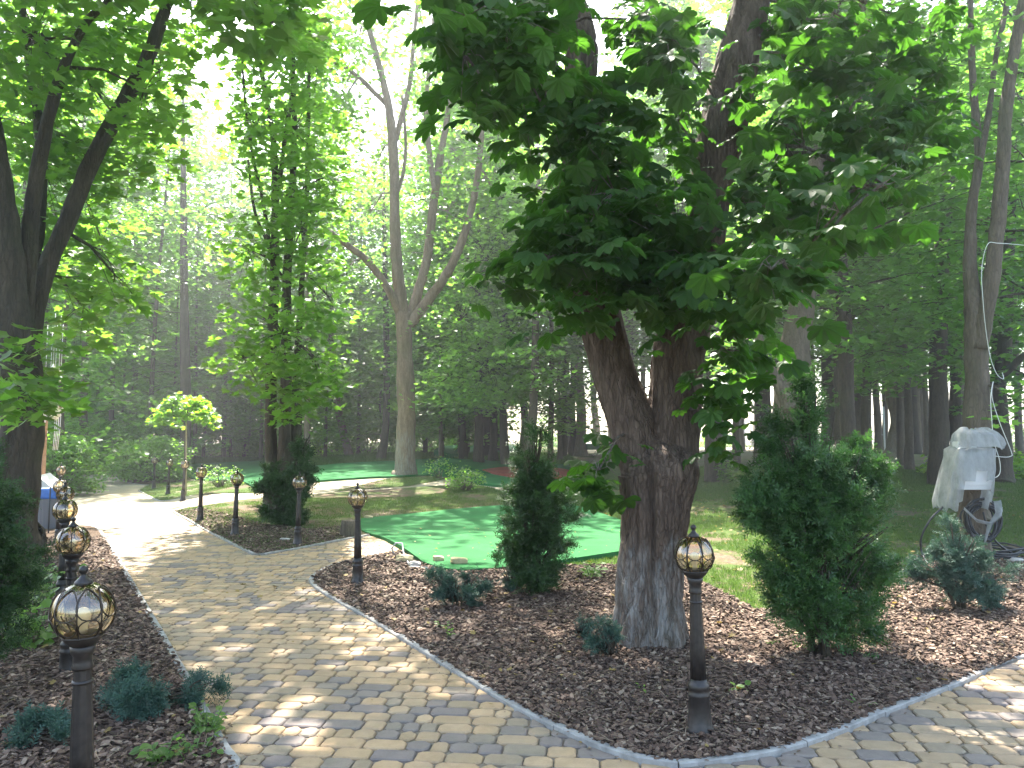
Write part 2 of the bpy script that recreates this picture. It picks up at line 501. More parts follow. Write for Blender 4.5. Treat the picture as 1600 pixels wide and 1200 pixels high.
t = NT('paving_sand'); t.pbr(t.ramp(t.noise(60, 4, .6, t.mapped((1, 1, 1))), [(.3, (.13, .11, .085)), (.7, (.24, .205, .16))]), .95, spec=.1); M['sand'] = t.m
tag(drape('paving_bed', PAVE, -.014, M['sand']), kind='structure')
tag(drape('mulch_bed_ground', BED_R, .018, M['mulch']), kind='structure')
tag(drape('left_bed_ground', BED_L, .018, M['mulch']), kind='structure')
tag(drape('lawn_ground', ISL_M, .018, M['bed_soil']), kind='structure')
tag(drape('lawn_strip_ground', ISL_U, .018, M['ground']), kind='structure')
tag(drape('shrub_bed_ground', ISL_S, .018, M['mulch']), kind='structure')
tag(drape('lawn_wedge_ground', ISL_W, .018, M['ground']), kind='structure')

# pavers: rows of rounded blocks in ochre, tan and grey, modelled one by one
def pave_mat():
    t = NT('paver'); r = t.attr('rnd').outputs['Fac']
    c = t.ramp(r, [(0, (.195, .160, .150)), (.22, (.215, .178, .155)), (.36, (.275, .220, .155)), (.52, (.37, .262, .150)), (.8, (.46, .312, .175)), (1, (.49, .345, .205))])
    n = t.noise(90, 5, .7, t.mapped((1, 1, 1))); s = t.noise(1.1, 4, .6, t.mapped((1, 1, 1)))
    c = t.mixc(.5, c, t.ramp(n, [(.3, (.72, .72, .72)), (.7, (1, 1, 1))]), 'MULTIPLY')
    c = t.mixc(t.ramp(s, [(.42, (0, 0, 0)), (.70, (.6, .6, .6))]), c, (.23, .195, .15))
    c = t.mixc(.55, c, t.ramp(t.noise(9, 5, .7, t.mapped((1, 1, 1))), [(.35, (.70, .68, .64)), (.6, (1, 1, 1))]), 'MULTIPLY')
    t.pbr(c, .8, bump=n, bs=.25, bd=.006, spec=.3); return t.m
M['paver'] = pave_mat()
def pavers():
    rg = random.Random(11)
    ang = R_(-6); ca, sa = math.cos(ang), math.sin(ang)
    V, T5 = [], []; quads, octs, rq, ro = [], [], [], []
    y = -3.0; rows = 0
    keep_poly = PAVE
    near = []
    def colour(x, yy):
        n = mn.noise(Vector((x * .8, yy * .8, 3.1))) + .45 * mn.noise(Vector((x * 2.7, yy * 2.7, 9)))
        z = rg.random() + n * .35
        return .06 + rg.random() * .16 if z < .20 else (.30 + rg.random() * .14 if z < .38 else .5 + rg.random() * .48)
    RH = .132
    def block(x, yy, L, Hh):
        g = .004; cr = .022; bz = .007
        hx, hy = L / 2 - g, Hh / 2 - g
        sk = [rg.uniform(-.004, .004) for _ in range(8)]
        c = rg.uniform(.014, .032)
        o = [(hx - c, -hy), (hx, -hy + c), (hx, hy - c), (hx - c, hy), (-hx + c, hy), (-hx, hy - c), (-hx, -hy + c), (-hx + c, -hy)]
        bow = .006
        ins = .007
        b = len(V)
        dzz = rg.uniform(-.0015, .0015)
        for ring, (sc, z) in enumerate(((0, 0.0), (0, -bz), (0, -.03))):
            for i, (a, d) in enumerate(o):
                if ring == 0: a -= math.copysign(ins, a); d -= math.copysign(ins, d)
                a += sk[i] * .6; d += sk[(i + 3) % 8] * .5
                X = x + a; Y = yy + d
                wx, wy = X * ca - Y * sa, X * sa + Y * ca
                V.append((wx, wy, z + dzz + gz(wx, wy)))
        r = colour(x, yy)
        octs.append([b + i for i in range(8)]); ro.append(r)
        for k in range(2):
            for i in range(8):
                j = (i + 1) % 8
                quads.append((b + k * 8 + j, b + k * 8 + i, b + (k + 1) * 8 + i, b + (k + 1) * 8 + j)); rq.append(r)
    cand = []
    while y < 19:
        x = -16 + rg.uniform(0, .2)
        while x < 10:
            L = rg.choice([.10, .13, .155, .155, .20, .23])
            cand.append((x + L / 2, y, L)); x += L
        y += RH
    A = np.array(cand); wx = A[:, 0] * ca - A[:, 1] * sa; wy = A[:, 0] * sa + A[:, 1] * ca
    ok = pt_in(PAVE, wx, wy) & (wy > 2.2) & (wy < 17.5) & (np.abs(wx) < wy * .75 + 1.0)
    for bed in (BED_R, BED_L, ISL_M, ISL_U):
        cx, cyy = np.mean(np.array(bed), axis=0)
        ins = pt_in(bed, wx, wy)
        for dx, dy in ((.16, 0), (-.16, 0), (0, .12), (0, -.12)): ins &= pt_in(bed, wx + dx, wy + dy)
        ok &= ~ins
    for i in np.nonzero(ok)[0]: block(*cand[i][:2], cand[i][2], RH)
    print('pavers', ok.sum())
    return mesh_np('paving', np.array(V), [np.array(octs), np.array(quads)], M['paver'], rnd=np.concatenate([ro, rq]))
tag(pavers(), kind='structure')
def far_pave():
    t = NT('far_paver'); v = t.mapped((1, 1, 1))
    br = t.n('TexBrick', i_Scale=1.0, i_Mortar_Size=.006, i_Brick_Width=.2, i_Row_Height=.132)
    br.inputs['Color1'].default_value = (.40, .32, .19, 1); br.inputs['Color2'].default_value = (.24, .21, .18, 1); br.inputs['Mortar'].default_value = (.12, .10, .08, 1)
    t.l(v, br.inputs['Vector'])
    s = t.noise(.9, 5, .6, v)
    c = t.mixc(t.ramp(s, [(.35, (.1, .1, .1)), (.7, (.6, .6, .6))]), br.outputs['Color'], (.33, .28, .20))
    t.pbr(c, .85, spec=.2); return t.m
# clip PAVE polygon at y = 17.3 for the far sheet
def clip_far(poly, yc):
    out = []
    for i in range(len(poly)):
        a, b = poly[i], poly[(i + 1) % len(poly)]
        if a[1] >= yc: out.append(a)
        if (a[1] >= yc) != (b[1] >= yc):
            k = (yc - a[1]) / (b[1] - a[1]); out.append((a[0] + (b[0] - a[0]) * k, yc))
    return out
FARP = [(-22, 17.45), (.9, 17.45)] + px([(790, 765), (765, 752), (700, 742), (585, 745), (420, 752), (330, 748), (250, 735), (170, 736), (105, 742), (60, 760)])
FARP = [p for p in FARP if p[1] > 17.4]
tag(drape('far_paving', FARP, 0.0, far_pave()), kind='structure')

# kerbs
M['kerb'] = simple('kerb_concrete', (.27, .26, .245), .9, noise_s=14, amt=.3, bump=.3, spec=.2)
def kerb(line, name='kerb', w=.055, top=.024, side=0):
    mb = MB(); pts = [Vector((x, y, 0)) for x, y in line]
    pr, _ = crom(pts, [1] * len(pts), 6)
    d = [0]
    for a, b in zip(pr, pr[1:]): d.append(d[-1] + (b - a).length)
    def pos(s):
        s = min(max(s, 0), d[-1])
        for i in range(len(d) - 1):
            if d[i + 1] >= s:
                k = (s - d[i]) / max(1e-6, d[i + 1] - d[i]); return pr[i].lerp(pr[i + 1], k)
        return pr[-1]
    s = 0; rg = random.Random(3)
    while s < d[-1] - .05:
        e = min(s + .78, d[-1]); n = 4; dz = rg.uniform(-.004, .004)
        L = []
        for k in range(n + 1):
            q = s + .004 + (e - s - .008) * k / n
            p = pos(q); tn = (pos(q + .02) - pos(q - .02)).normalized(); nr = Vector((-tn.y, tn.x, 0))
            z = gz(p.x, p.y)
            for (o_, zz) in ((-w / 2, -.05), (-w / 2, top - .006), (-w / 2 + .008, top), (w / 2 - .008, top), (w / 2, top - .006), (w / 2, -.05)):
                L.append((p.x + nr.x * o_, p.y + nr.y * o_, z + zz + (dz if zz > 0 else 0)))
        fs = [(i * 6 + j, i * 6 + j + 1, (i + 1) * 6 + j + 1, (i + 1) * 6 + j) for i in range(n) for j in range(5)]
        fs += [(5, 4, 3, 2, 1, 0), tuple(n * 6 + j for j in range(6))]
        mb.add(L, fs); s = e
    return tag(mb.build(name, M['kerb'], smooth=False), kind='structure')
kerb(K_RIGHT); kerb(K_LEFT); kerb(K_MID); kerb(K_UP)
kerb(ISL_S[:5])

# ------------------------------------------------------------------ turf carpets
def felt_mat(name, c):
    t = NT(name); v = t.mapped((1, 1, 1))
    n = t.noise(120, 4, .7, v); b = t.noise(1.4, 5, .65, v)
    col = t.ramp(b, [(.3, tuple(x * .75 for x in c)), (.5, c), (.72, tuple(x * 1.25 for x in c))])
    col = t.mixc(.4, col, t.ramp(n, [(.3, (.6, .6, .6)), (.7, (1, 1, 1))]), 'MULTIPLY')
    sp = t.ramp(t.noise(26, 2, .5, v), [(.74, (0, 0, 0)), (.78, (.55, .55, .55))])
    col = t.mixc(sp, col, (.25, .20, .12))
    t.pbr(col, .92, bump=n, bs=.4, bd=.004, spec=.12); return t.m
M['felt'] = felt_mat('green_turf_carpet', (.024, .125, .038))
M['felt_red'] = felt_mat('red_rubber_mat', (.26, .060, .045))
F1 = px([(548, 816), (575, 811), (640, 804), (700, 798), (765, 792), (830, 789), (885, 788), (920, 797), (965, 812), (1010, 832), (1030, 848), (1020, 862), (965, 868), (880, 880), (820, 888), (770, 893), (722, 896), (690, 893), (660, 883), (628, 860), (600, 844), (570, 834), (556, 826)])
o = drape('turf_carpet', F1, .03, M['felt'], .35, skirt=.07, zfun=lambda x, y: gz(x, y) + .010 * mn.noise(Vector((x * .8, y * .8, 0))) + .03 * math.sin(max(0, min(1, (y - 9) / 5)) * PI))
tag(o, 'large green artificial turf carpet lying beside the branch of the paved path', 'turf carpet')
F2 = px([(297, 727), (412, 721), (480, 731), (619, 722), (677, 718), (700, 718), (790, 723), (890, 728), (903, 745), (880, 764), (800, 764), (747, 758), (712, 746), (674, 744), (621, 747), (580, 748), (480, 755), (440, 766), (400, 766), (375, 753), (297, 748)])
o = drape('turf_carpet', F2, .07, M['felt'], 1.0, skirt=.08)
tag(o, 'long green turf carpet running across the park behind the pale forked tree', 'turf carpet')
def ramp(name, pix, dz_list, label):
    base = [at(u, v) for u, v in pix]
    top = [b + Vector((0, 0, dz)) for b, dz in zip(base, dz_list)]
    mb = MB(); n = len(base)
    mb.add(base + top, [tuple(range(n, 2 * n))] + [(i, (i + 1) % n, n + (i + 1) % n, n + i) for i in range(n)])
    return tag(mb.build(name, M['felt'], smooth=False), label, 'turf ramp')
ramp('turf_ramp', [(674, 745), (712, 747), (790, 741), (760, 727), (690, 730)], [.42, .09, .09, .09, .42], 'green turf ramp with a dark raised side next to the red mat')
ramp('turf_ramp', [(678, 717), (727, 717), (765, 713), (825, 712), (800, 703), (690, 707)], [.46, .1, .12, .3, .42, .46], 'farthest green turf ramp rising left of the dark tree in the middle')
mb = MB(); p = P(946, 694, 46); mb.box((p.x, 46, p.z - .15), (2.6, 4, .34)); tag(mb.build('turf_platform', M['felt'], smooth=False), 'small far green turf platform beside the left side of the big forked trunk', 'turf platform')
RED = px([(754, 739), (780, 735), (837, 732), (882, 738), (913, 747), (895, 751), (875, 752), (800, 750), (770, 744)])
tag(drape('rubber_mat', RED, .13, M['felt_red'], 1.5, skirt=.06), 'dark red many-sided mat lying on the green turf carpet', 'mat')
t = NT('trail_dirt'); t.pbr(t.ramp(t.noise(9, 5, .7, t.mapped((1, 1, 1))), [(.3, (.20, .16, .125)), (.7, (.36, .30, .24))]), .95, spec=.1)
tag(drape('dirt_path', px([(835, 711), (900, 703), (968, 698), (1100, 700), (1450, 698), (1700, 702), (1700, 708), (1400, 707), (1100, 706), (965, 705), (880, 713), (840, 716)]), .02, t.m, 1.5), kind='structure')

# ------------------------------------------------------------------ trees: generic forest kinds
def gen_branches(rg, H, cb, Rr, nbr, top_pt, trunkf, elev0=40, spread=.85):
    br = []; ang = rg.uniform(0, 6)
    for i in range(nbr):
        t_ = (i + rg.random()) / nbr
        h = cb + (H - cb) * t_ ** .9
        tt = (h - cb) / (H - cb)
        L = Rr * (math.sin(PI * (.20 + .74 * tt)) ** .8) * rg.uniform(.6, 1.15)
        ang += 2.4 + rg.uniform(-.5, .5)
        el = R_(elev0 * (.35 + .8 * tt) + rg.uniform(-12, 14))
        p = trunkf(h); pts = [p]
        d = Vector((math.cos(ang) * math.cos(el), math.sin(ang) * math.cos(el), math.sin(el)))
        for k in range(4):
            d = (d + Vector((rg.uniform(-.16, .16), rg.uniform(-.16, .16), rg.uniform(-.20, .05)))).normalized()
            p = p + d * L / 4; pts.append(p)
        br.append(pts)
    return br
def leaf_cloud(rg_np, centers, nleaf, rad, thick, lsize, tpl, tilt=.45, hang=.25):
    c = np.repeat(np.array(centers), nleaf, axis=0); n = len(c)
    a = rg_np.random(n) * 2 * PI; r = np.sqrt(rg_np.random(n)) * rad
    off = np.stack([np.cos(a) * r, np.sin(a) * r, rg_np.normal(0, thick, n) - hang * r * r / rad], 1)
    up = np.stack([rg_np.normal(0, tilt, n), rg_np.normal(0, tilt, n), np.ones(n)], 1)
    head = np.stack([np.cos(a) + rg_np.normal(0, .6, n), np.sin(a) + rg_np.normal(0, .6, n), -.35 + rg_np.normal(0, .25, n)], 1)
    return scatter(tpl, c + off, up, head, lsize * rg_np.uniform(.65, 1.2, n))
def forest_tree(name, seed, H, cb, Rr, r0, nbr, nleaf, lsize, tpl, leafm, barkm, label, cat='tree', lean=(0, 0), loc=(0, 0, 0), srad=.75, nspr=6, wash=True, elev0=40):
    rg = random.Random(seed); rn = np.random.default_rng(seed)
    root = thing(name, loc, label, cat)
    n = 14; pts = []; rad = []; wx, wy = rg.uniform(-1, 1), rg.uniform(-1, 1)
    for i in range(n):
        t_ = i / (n - 1)
        pts.append(Vector((lean[0] * t_ + .25 * wx * math.sin(t_ * 4) + rg.uniform(-.04, .04), lean[1] * t_ + .25 * wy * math.sin(t_ * 3.1 + 1) - .25 * wy * math.sin(1), -.15 + (H + .15) * t_)))
        rad.append(r0 * ((1 - t_) ** .75 * .9 + .07) * (1.45 if i == 0 else 1.0))
    pts[0].x -= 0
    def trunkf(h):
        f = (h + .15) / (H + .15) * (n - 1); i = min(n - 2, int(f)); return pts[i].lerp(pts[i + 1], f - i)
    mb = MB(); p2, r2 = crom(pts, rad, 3); mb.tube(p2, r2, 12, rough=.10)
    mb.build('trunk', barkm, root, hgt=0.0)
    brs = gen_branches(rg, H, cb, Rr, nbr, None, trunkf, elev0)
    mb = MB(); cent = []
    for pts_ in brs:
        L = (pts_[-1] - pts_[0]).length
        mb.tube(pts_, [r0 * .20, r0 * .14, r0 * .09, r0 * .05, r0 * .02], 5)
        for k in range(nspr):
            f = 1.0 - (k / nspr) * .75
            i = min(3, int(f * 4 - 1e-6)); q = pts_[i].lerp(pts_[i + 1], f * 4 - i)
            side = Vector((rg.gauss(0, 1), rg.gauss(0, 1), rg.gauss(0, .35))) * (.10 + .22 * L * (k > 0) * f * .6)
            cent.append(tuple(q + side))
            mb.tube([q, q + side], [r0 * .05, .004], 3)
    mb.build('branches', barkm, root)
    lp = leaf_cloud(rn, cent, nleaf, srad, .09, lsize, tpl)
    leaves_obj('crown', leafm, [lp], root, rn)
    return root

PROTO = {}; USED = set()
def place_proto(kind, loc, rz, sc, label, group):
    root = PROTO[kind]
    if kind not in USED:
        USED.add(kind); root.location = loc; root.rotation_euler = (0, 0, rz); root.scale = (sc, sc, sc) if not isinstance(sc, tuple) else sc
        root['label'] = label
        if group: root['group'] = group
        return root
    r = dup(root, loc, rz, sc, label, group)
    return r
for k in range(3):
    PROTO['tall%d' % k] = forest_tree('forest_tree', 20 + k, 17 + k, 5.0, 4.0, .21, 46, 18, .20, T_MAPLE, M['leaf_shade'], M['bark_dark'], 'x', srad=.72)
for k in range(2):
    PROTO['pale%d' % k] = forest_tree('forest_tree', 40 + k, 16 + k, 4.5, 3.4, .17, 40, 18, .18, T_MAPLE, M['leaf_maple'], M['bark_mid'], 'x', srad=.7)
for k in range(3):
    PROTO['slim%d' % k] = forest_tree('slim_tree', 60 + k, 12 + k, 1.4, 2.9, .10, 54, 19, .17, T_MAPLE, M['leaf_mid'], M['bark_mid'], 'x', srad=.72, nspr=6, elev0=22)
for k in range(3):
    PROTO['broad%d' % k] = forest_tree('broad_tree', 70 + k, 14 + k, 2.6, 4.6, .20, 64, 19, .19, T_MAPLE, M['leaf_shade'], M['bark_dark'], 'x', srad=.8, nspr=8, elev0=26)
for k in range(3):
    PROTO['lit%d' % k] = forest_tree('young_maple', 90 + k, 13 + k, 1.0, 2.8, .09, 52, 16, .18, T_MAPLE, M['leaf_maple'], M['bark_mid'], 'x', srad=.75, nspr=6, elev0=20)
for k in range(2):
    PROTO['sap%d' % k] = forest_tree('sapling', 80 + k, 4.5, .5, 1.5, .035, 34, 26, .13, T_ROUND, M['leaf_bush'], M['bark_mid'], 'x', cat='sapling', srad=.42, nspr=4, elev0=35)
# ------------------------------------------------------------------ trees drawn after the photograph
def limb_pts(pl, Y, y1=None, wsc=1.0):
    n = len(pl); pts, rad = [], []
    for i, (u, v, w) in enumerate(pl):
        YY = Y if y1 is None else Y + (y1 - Y) * i / (n - 1)
        pts.append(P(u, v, YY)); rad.append(w * .5 * YY / F * wsc)
    return pts, rad
def limb(name, pl, Y, mat, root, base, y1=None, n=12, sub=6, rough=.10, hz=0.0, washz=True):
    pts, rad = limb_pts(pl, Y, y1)
    p2, r2 = crom(pts, rad, sub)
    mb = MB(); mb.tube([p - base for p in p2], r2, n, rough=rough)
    o = mb.build(name, mat, root, hgt=0.0)
    return o, pts
def crown_on(rg_seed, cents, root, base, mat, tpl, lsize, nleaf, srad, tilt=.45, thick=.09, hang=.25, name='crown'):
    rn = np.random.default_rng(rg_seed)
    lp = leaf_cloud(rn, [tuple(Vector(c) - base) for c in cents], nleaf, srad, thick, lsize, tpl, tilt, hang)
    return leaves_obj(name, mat, [lp], root, rn)
def sprays_px(rg, blobs, limbs_pts, mb, base, dens=1.0, twr=.012, spread=.75):
    """blobs (u, v, ru, rv, n, y0, y1): spray centres with twigs running to the nearest limb"""
    out = []
    for (u, v, ru, rv, n, y0, y1) in blobs:
        Yc = (y0 + y1) / 2; cc = P(u, v, Yc)
        lp = min(limbs_pts, key=lambda q: (q - cc).length)
        mid = lp.lerp(cc, .5) + Vector((0, 0, .12 * (lp - cc).length))
        if mb: mb.tube([lp - base, mid - base, cc - base], [twr * 2.2, twr * 1.5, twr], 6)
        for k in range(max(1, int(n * dens))):
            a = rg.random() * 2 * PI; r = math.sqrt(rg.random())
            p = P(u + ru * r * math.cos(a), v + rv * r * math.sin(a), rg.uniform(y0, y1))
            out.append(p)
            if mb:
                q = cc if rg.random() < .6 else mid
                m2 = q.lerp(p, .5) + Vector((0, 0, .05))
                mb.tube([q - base, m2 - base, p - base], [twr * .6, twr * .4, twr * .2], 4)
    return out

# --- the big forked chestnut
rg = random.Random(4)
base = at(1018, 1004); Y1 = base.y
T1 = thing('chestnut_tree', base, 'big forked chestnut tree with rough brown bark standing in the mulch beside the front lamp', 'tree')
def bark_tube(pl, Y, name, y1=None, flare=0, sides=110, step=.022, amp=.028):
    pts, rad = limb_pts(pl, Y, y1)
    L = sum((b - a).length for a, b in zip(pts, pts[1:]))
    p2, r2 = crom(pts, rad, max(4, int(L / step / (len(pts) - 1))))
    mb = MB(); mb.tube([p - base for p in p2], r2, sides)
    V = np.array(mb.V); m = len(p2)
    for i in range(m):
        c = p2[i] - base
        for k in range(sides):
            v = Vector(V[i * sides + k]); d = v - c; r = d.length
            if r < 1e-5: continue
            dn = d / r; z = v.z
            a = math.atan2(dn.y, dn.x)
            q = Vector((dn.x * r * 16 + 1.5 * mn.noise(Vector((z * 2, a, 0))), dn.y * r * 16, z * 3.6))
            rid = 1 - abs(mn.noise(q)) * 2.2
            rid2 = 1 - abs(mn.noise(q * 2.1 + Vector((7, 3, 1)))) * 2
            lump = mn.noise(Vector((dn.x * 1.3, dn.y * 1.3, z * .9))) * .06 + mn.noise(Vector((dn.x * 2.6, dn.y * 2.6, z * 1.9 + 5))) * .03
            dr = -amp * max(0, rid) ** 3 * 1.0 - amp * .35 * max(0, rid2) ** 2 + lump * (r / .28)
            if flare:
                fl = max(0, 1 - z / .55) ** 2
                dr += fl * r * (.10 + .14 * math.sin(a * 5 + .6) + .07 * math.sin(a * 3 + 2))
            # old seam down the front
            if flare and z < 1.75:
                da = (a + PI / 2 + .28 + .22 * (z - .9)); dr -= .05 * math.exp(-(da / .11) ** 2) * sstep(0.0, .6, z)
            v2 = c + dn * (r + dr); V[i * sides + k] = v2
    mb.V = [tuple(v) for v in V]
    o = mb.build(name, M['bark_chestnut'], T1, hgt=0.0)
    return pts
tr = bark_tube([(1017, 1030, 112), (1018, 1004, 110), (1020, 940, 104), (1023, 860, 103), (1027, 780, 108), (1029, 742, 122), (1024, 716, 104), (1020, 698, 66), (1018, 684, 26), (1017, 680, 4)], Y1, 'trunk', flare=1)
l1 = bark_tube([(1026, 800, 60), (1010, 730, 80), (990, 670, 80), (966, 605, 74), (950, 545, 70), (936, 480, 66), (920, 400, 60), (908, 300, 54), (900, 180, 52), (906, 80, 54), (890, 0, 50), (860, -140, 44), (820, -330, 36), (800, -560, 26)], Y1 + .02, 'limb', y1=Y1 + .8, amp=.014, step=.035, sides=72)
l2 = bark_tube([(1034, 800, 60), (1042, 720, 88), (1052, 640, 88), (1062, 560, 84), (1078, 480, 80), (1094, 400, 70), (1112, 290, 68), (1132, 180, 74), (1152, 80, 66), (1172, 0, 60), (1200, -160, 50), (1215, -380, 40), (1240, -600, 28)], Y1 + .05, 'limb', y1=Y1 + .5, amp=.014, step=.035, sides=72)
l3 = [P(1112, 290, Y1 + .3), P(1180, 240, Y1 + .1), P(1280, 240, Y1 - .3), P(1390, 290, Y1 - .8)]
l4 = [P(918, 400, Y1 + .3), P(880, 390, Y1), P(820, 380, Y1 - .2)]
l5 = [P(900, 150, Y1 + .4), P(840, 60, Y1), P(760, 30, Y1 - .6), P(690, 60, Y1 - 1.2)]
l6 = [P(1094, 430, Y1), P(1140, 420, Y1 - .5), P(1200, 430, Y1 - .9), P(1240, 450, Y1 - 1.1)]
mb = MB()
for q, r in ((l3, .035), (l4, .022), (l5, .03), (l6, .02)): mb.tube([p - base for p in q], [r, r * .8, r * .55, r * .3][:len(q)], 8)
LP = l1[2:] + l2[2:] + l3 + l4 + l5 + l6
BL = [(790, 40, 110, 60, 26, 4.6, 6.0), (730, 25, 70, 45, 10, 4.4, 5.2), (760, 130, 50, 60, 7, 4.6, 5.6), (850, 170, 70, 80, 16, 5.0, 6.4),
      (940, 190, 80, 70, 20, 5.2, 6.2), (960, 300, 90, 90, 28, 5.0, 6.0), (870, 300, 50, 80, 11, 5.2, 6.6), (930, 400, 100, 60, 22, 5.0, 6.0), (820, 415, 70, 35, 9, 5.4, 6.6),
      (900, 460, 60, 35, 8, 5.2, 6.4), (1010, 430, 80, 60, 16, 5.0, 6.2), (1030, 330, 70, 80, 18, 5.2, 6.6), (1100, 450, 70, 50, 16, 5.0, 6.2),
      (1160, 550, 45, 50, 9, 5.4, 6.6), (1140, 610, 30, 40, 4, 5.6, 6.2), (1200, 440, 60, 60, 10, 4.6, 6.0), (1220, 340, 90, 60, 20, 4.8, 6.6), (1330, 300, 90, 50, 16, 4.8, 6.4), (1420, 200, 90, 90, 22, 5.4, 7.6), (1390, 130, 90, 80, 20, 5.2, 7.4), (1460, 50, 60, 50, 10, 6.0, 7.8), (1180, 130, 40, 60, 7, 5.8, 7.2),
      (1400, 270, 40, 25, 3, 4.4, 4.9), (1230, 230, 70, 70, 15, 5.0, 6.8), (1290, 120, 100, 90, 18, 5.2, 7.4), (1040, 60, 60, 60, 14, 5.2, 6.8), (1060, 190, 35, 60, 7, 5.8, 6.6),
      (1260, 30, 90, 50, 16, 5.4, 7.2), (1380, 60, 70, 60, 9, 5.6, 7.6), (1132, 668, 22, 18, 2, 5.7, 6.0), (935, 735, 40, 30, 6, 5.6, 6.3), (990, 30, 40, 50, 8, 5.4, 6.6), (1310, 330, 40, 30, 3, 4.4, 4.9), (1205, 420, 45, 35, 5, 4.0, 4.6)]
cs = sprays_px(rg, BL, LP, mb, base, 1.5, .008)
# the rest of the crown above the picture: it shades the path below
for k in range(3600):
    a = rg.uniform(0, 2 * PI); r = 7.5 * math.sqrt(rg.random()); z = rg.uniform(5.0, 11.5)
    if r < .8: continue
    c = Vector((base.x - .3 + r * math.cos(a), base.y + 1.2 + r * math.sin(a), z))
    if (c.z - EYE) / max(.5, c.y) < .68 or c.y < 1.5: continue
    if mn.noise(c * .45) + .6 * mn.noise(c * 1.1) < -.36: continue
    cs.append(c)
for a in range(9):
    an = a * .7 + .2; z = 4.6 + .45 * a
    s_ = Vector((base.x + (.35 if a % 2 else -.5), base.y + .3, z)) - base; e = s_ + Vector((4.6 * math.cos(an), 4.6 * math.sin(an), 1.2))
    if (e + base).z - EYE < .6 * (e + base).y: continue
    mb.tube([s_, s_.lerp(e, .5) + Vector((0, 0, .4)), e], [.07, .045, .015], 7)
print('chestnut sprays', len(cs))
mb.build('branches', M['bark_chestnut'], T1)
rn = np.random.default_rng(8)
cs = np.array([tuple(Vector(c) - base) for c in cs]); k = 4
c = np.repeat(cs, k, axis=0); n = len(c)
a = rn.random(n) * 2 * PI
hd = np.stack([np.cos(a), np.sin(a), -.5 + rn.normal(0, .4, n)], 1)
upv = np.stack([np.cos(a) * .5 + rn.normal(0, .3, n), np.sin(a) * .5 + rn.normal(0, .3, n), np.ones(n)], 1)
pp = c + hd * .06 + rn.normal(0, .11, (n, 3))
leaves_obj('crown', M['leaf_chestnut'], [scatter(T_CHEST, pp, upv, hd, rn.uniform(.07, .195, n))], T1, rn)

# --- the pale forked tree in the clearing
rg = random.Random(9)
base = at(632, 744); Yc = base.y
T2 = thing('forked_tree', base, 'tall pale forked tree with bare limbs standing in the sun on the green carpet', 'tree')
_, trk = limb('trunk', [(631, 752, 52), (631, 744, 46), (633, 735, 36), (634, 700, 30), (635, 640, 27), (634, 615, 30), (633, 560, 25), (632, 515, 24), (631, 488, 24)], Yc, M['bark_pale'], T2, base, n=20)
LM = []
for pl, y1 in (([(632, 510, 18), (626, 460, 19), (619, 400, 18), (616, 300, 16), (614, 225, 16), (606, 160, 13), (592, 100, 10), (572, 30, 9), (555, -40, 7), (545, -120, 5)], Yc - 1),
               ([(614, 232, 10), (628, 180, 9), (640, 130, 8), (646, 70, 7), (652, 0, 6), (655, -80, 4)], Yc + .5),
               ([(606, 165, 9), (585, 145, 8), (560, 120, 7), (530, 100, 6), (510, 92, 5), (490, 60, 3)], Yc - 1.5),
               ([(618, 310, 6), (630, 270, 6), (634, 220, 5), (628, 150, 4)], Yc - .6),
               ([(636, 508, 16), (655, 450, 16), (668, 400, 14), (676, 330, 14), (684, 270, 13), (690, 235, 11), (702, 160, 9), (706, 80, 7), (712, -20, 5)], Yc + 1),
               ([(680, 300, 9), (671, 240, 9), (666, 170, 8), (672, 90, 7), (680, 0, 5)], Yc + 2),
               ([(640, 508, 18), (672, 465, 17), (700, 425, 15), (722, 375, 13), (738, 320, 11), (748, 260, 10), (754, 180, 9), (756, 110, 8), (752, 40, 7), (756, -60, 5)], Yc - 1.2),
               ([(628, 498, 15), (612, 462, 13), (592, 430, 12), (568, 402, 11), (545, 385, 10), (515, 362, 9)], Yc - 1.5)):
    _, q = limb('limb', pl, Yc, M['bark_pale'], T2, base, y1=y1, n=10); LM += q[2:]
mb = MB()
BL = [(500, 60, 60, 60, 40, Yc - 3, Yc), (540, 130, 60, 80, 30, Yc, Yc + 4), (590, 250, 30, 50, 10, Yc, Yc + 3), (640, 110, 60, 90, 34, Yc, Yc + 4), (720, 120, 60, 100, 40, Yc, Yc + 4), (560, 60, 60, 60, 26, Yc - 2, Yc + 3), (770, 300, 40, 70, 14, Yc - 1, Yc + 2), (720, 240, 50, 60, 18, Yc - 2, Yc + 2), (700, 330, 40, 40, 12, Yc - 1, Yc + 2), (760, 150, 40, 80, 16, Yc - 2, Yc), (560, 20, 60, 30, 14, Yc - 2, Yc + 1), (660, 40, 30, 60, 10, Yc, Yc + 2), (580, 330, 60, 60, 18, Yc + 1, Yc + 3), (600, -60, 150, 60, 60, Yc - 3, Yc + 3), (520, 200, 50, 60, 20, Yc - 2, Yc + 1), (740, 60, 50, 60, 20, Yc - 2, Yc + 2), (660, 200, 40, 60, 10, Yc, Yc + 2), (480, 130, 50, 60, 16, Yc - 3, Yc), (540, 420, 50, 40, 10, Yc - 2, Yc), (780, 240, 40, 70, 14, Yc - 2, Yc + 1)]
cs = sprays_px(rg, BL, LM, mb, base, 1.0, .02)
mb.build('branches', M['bark_pale'], T2)
crown_on(3, cs, T2, base, M['leaf_maple'], T_MAPLE, .20, 16, .6)

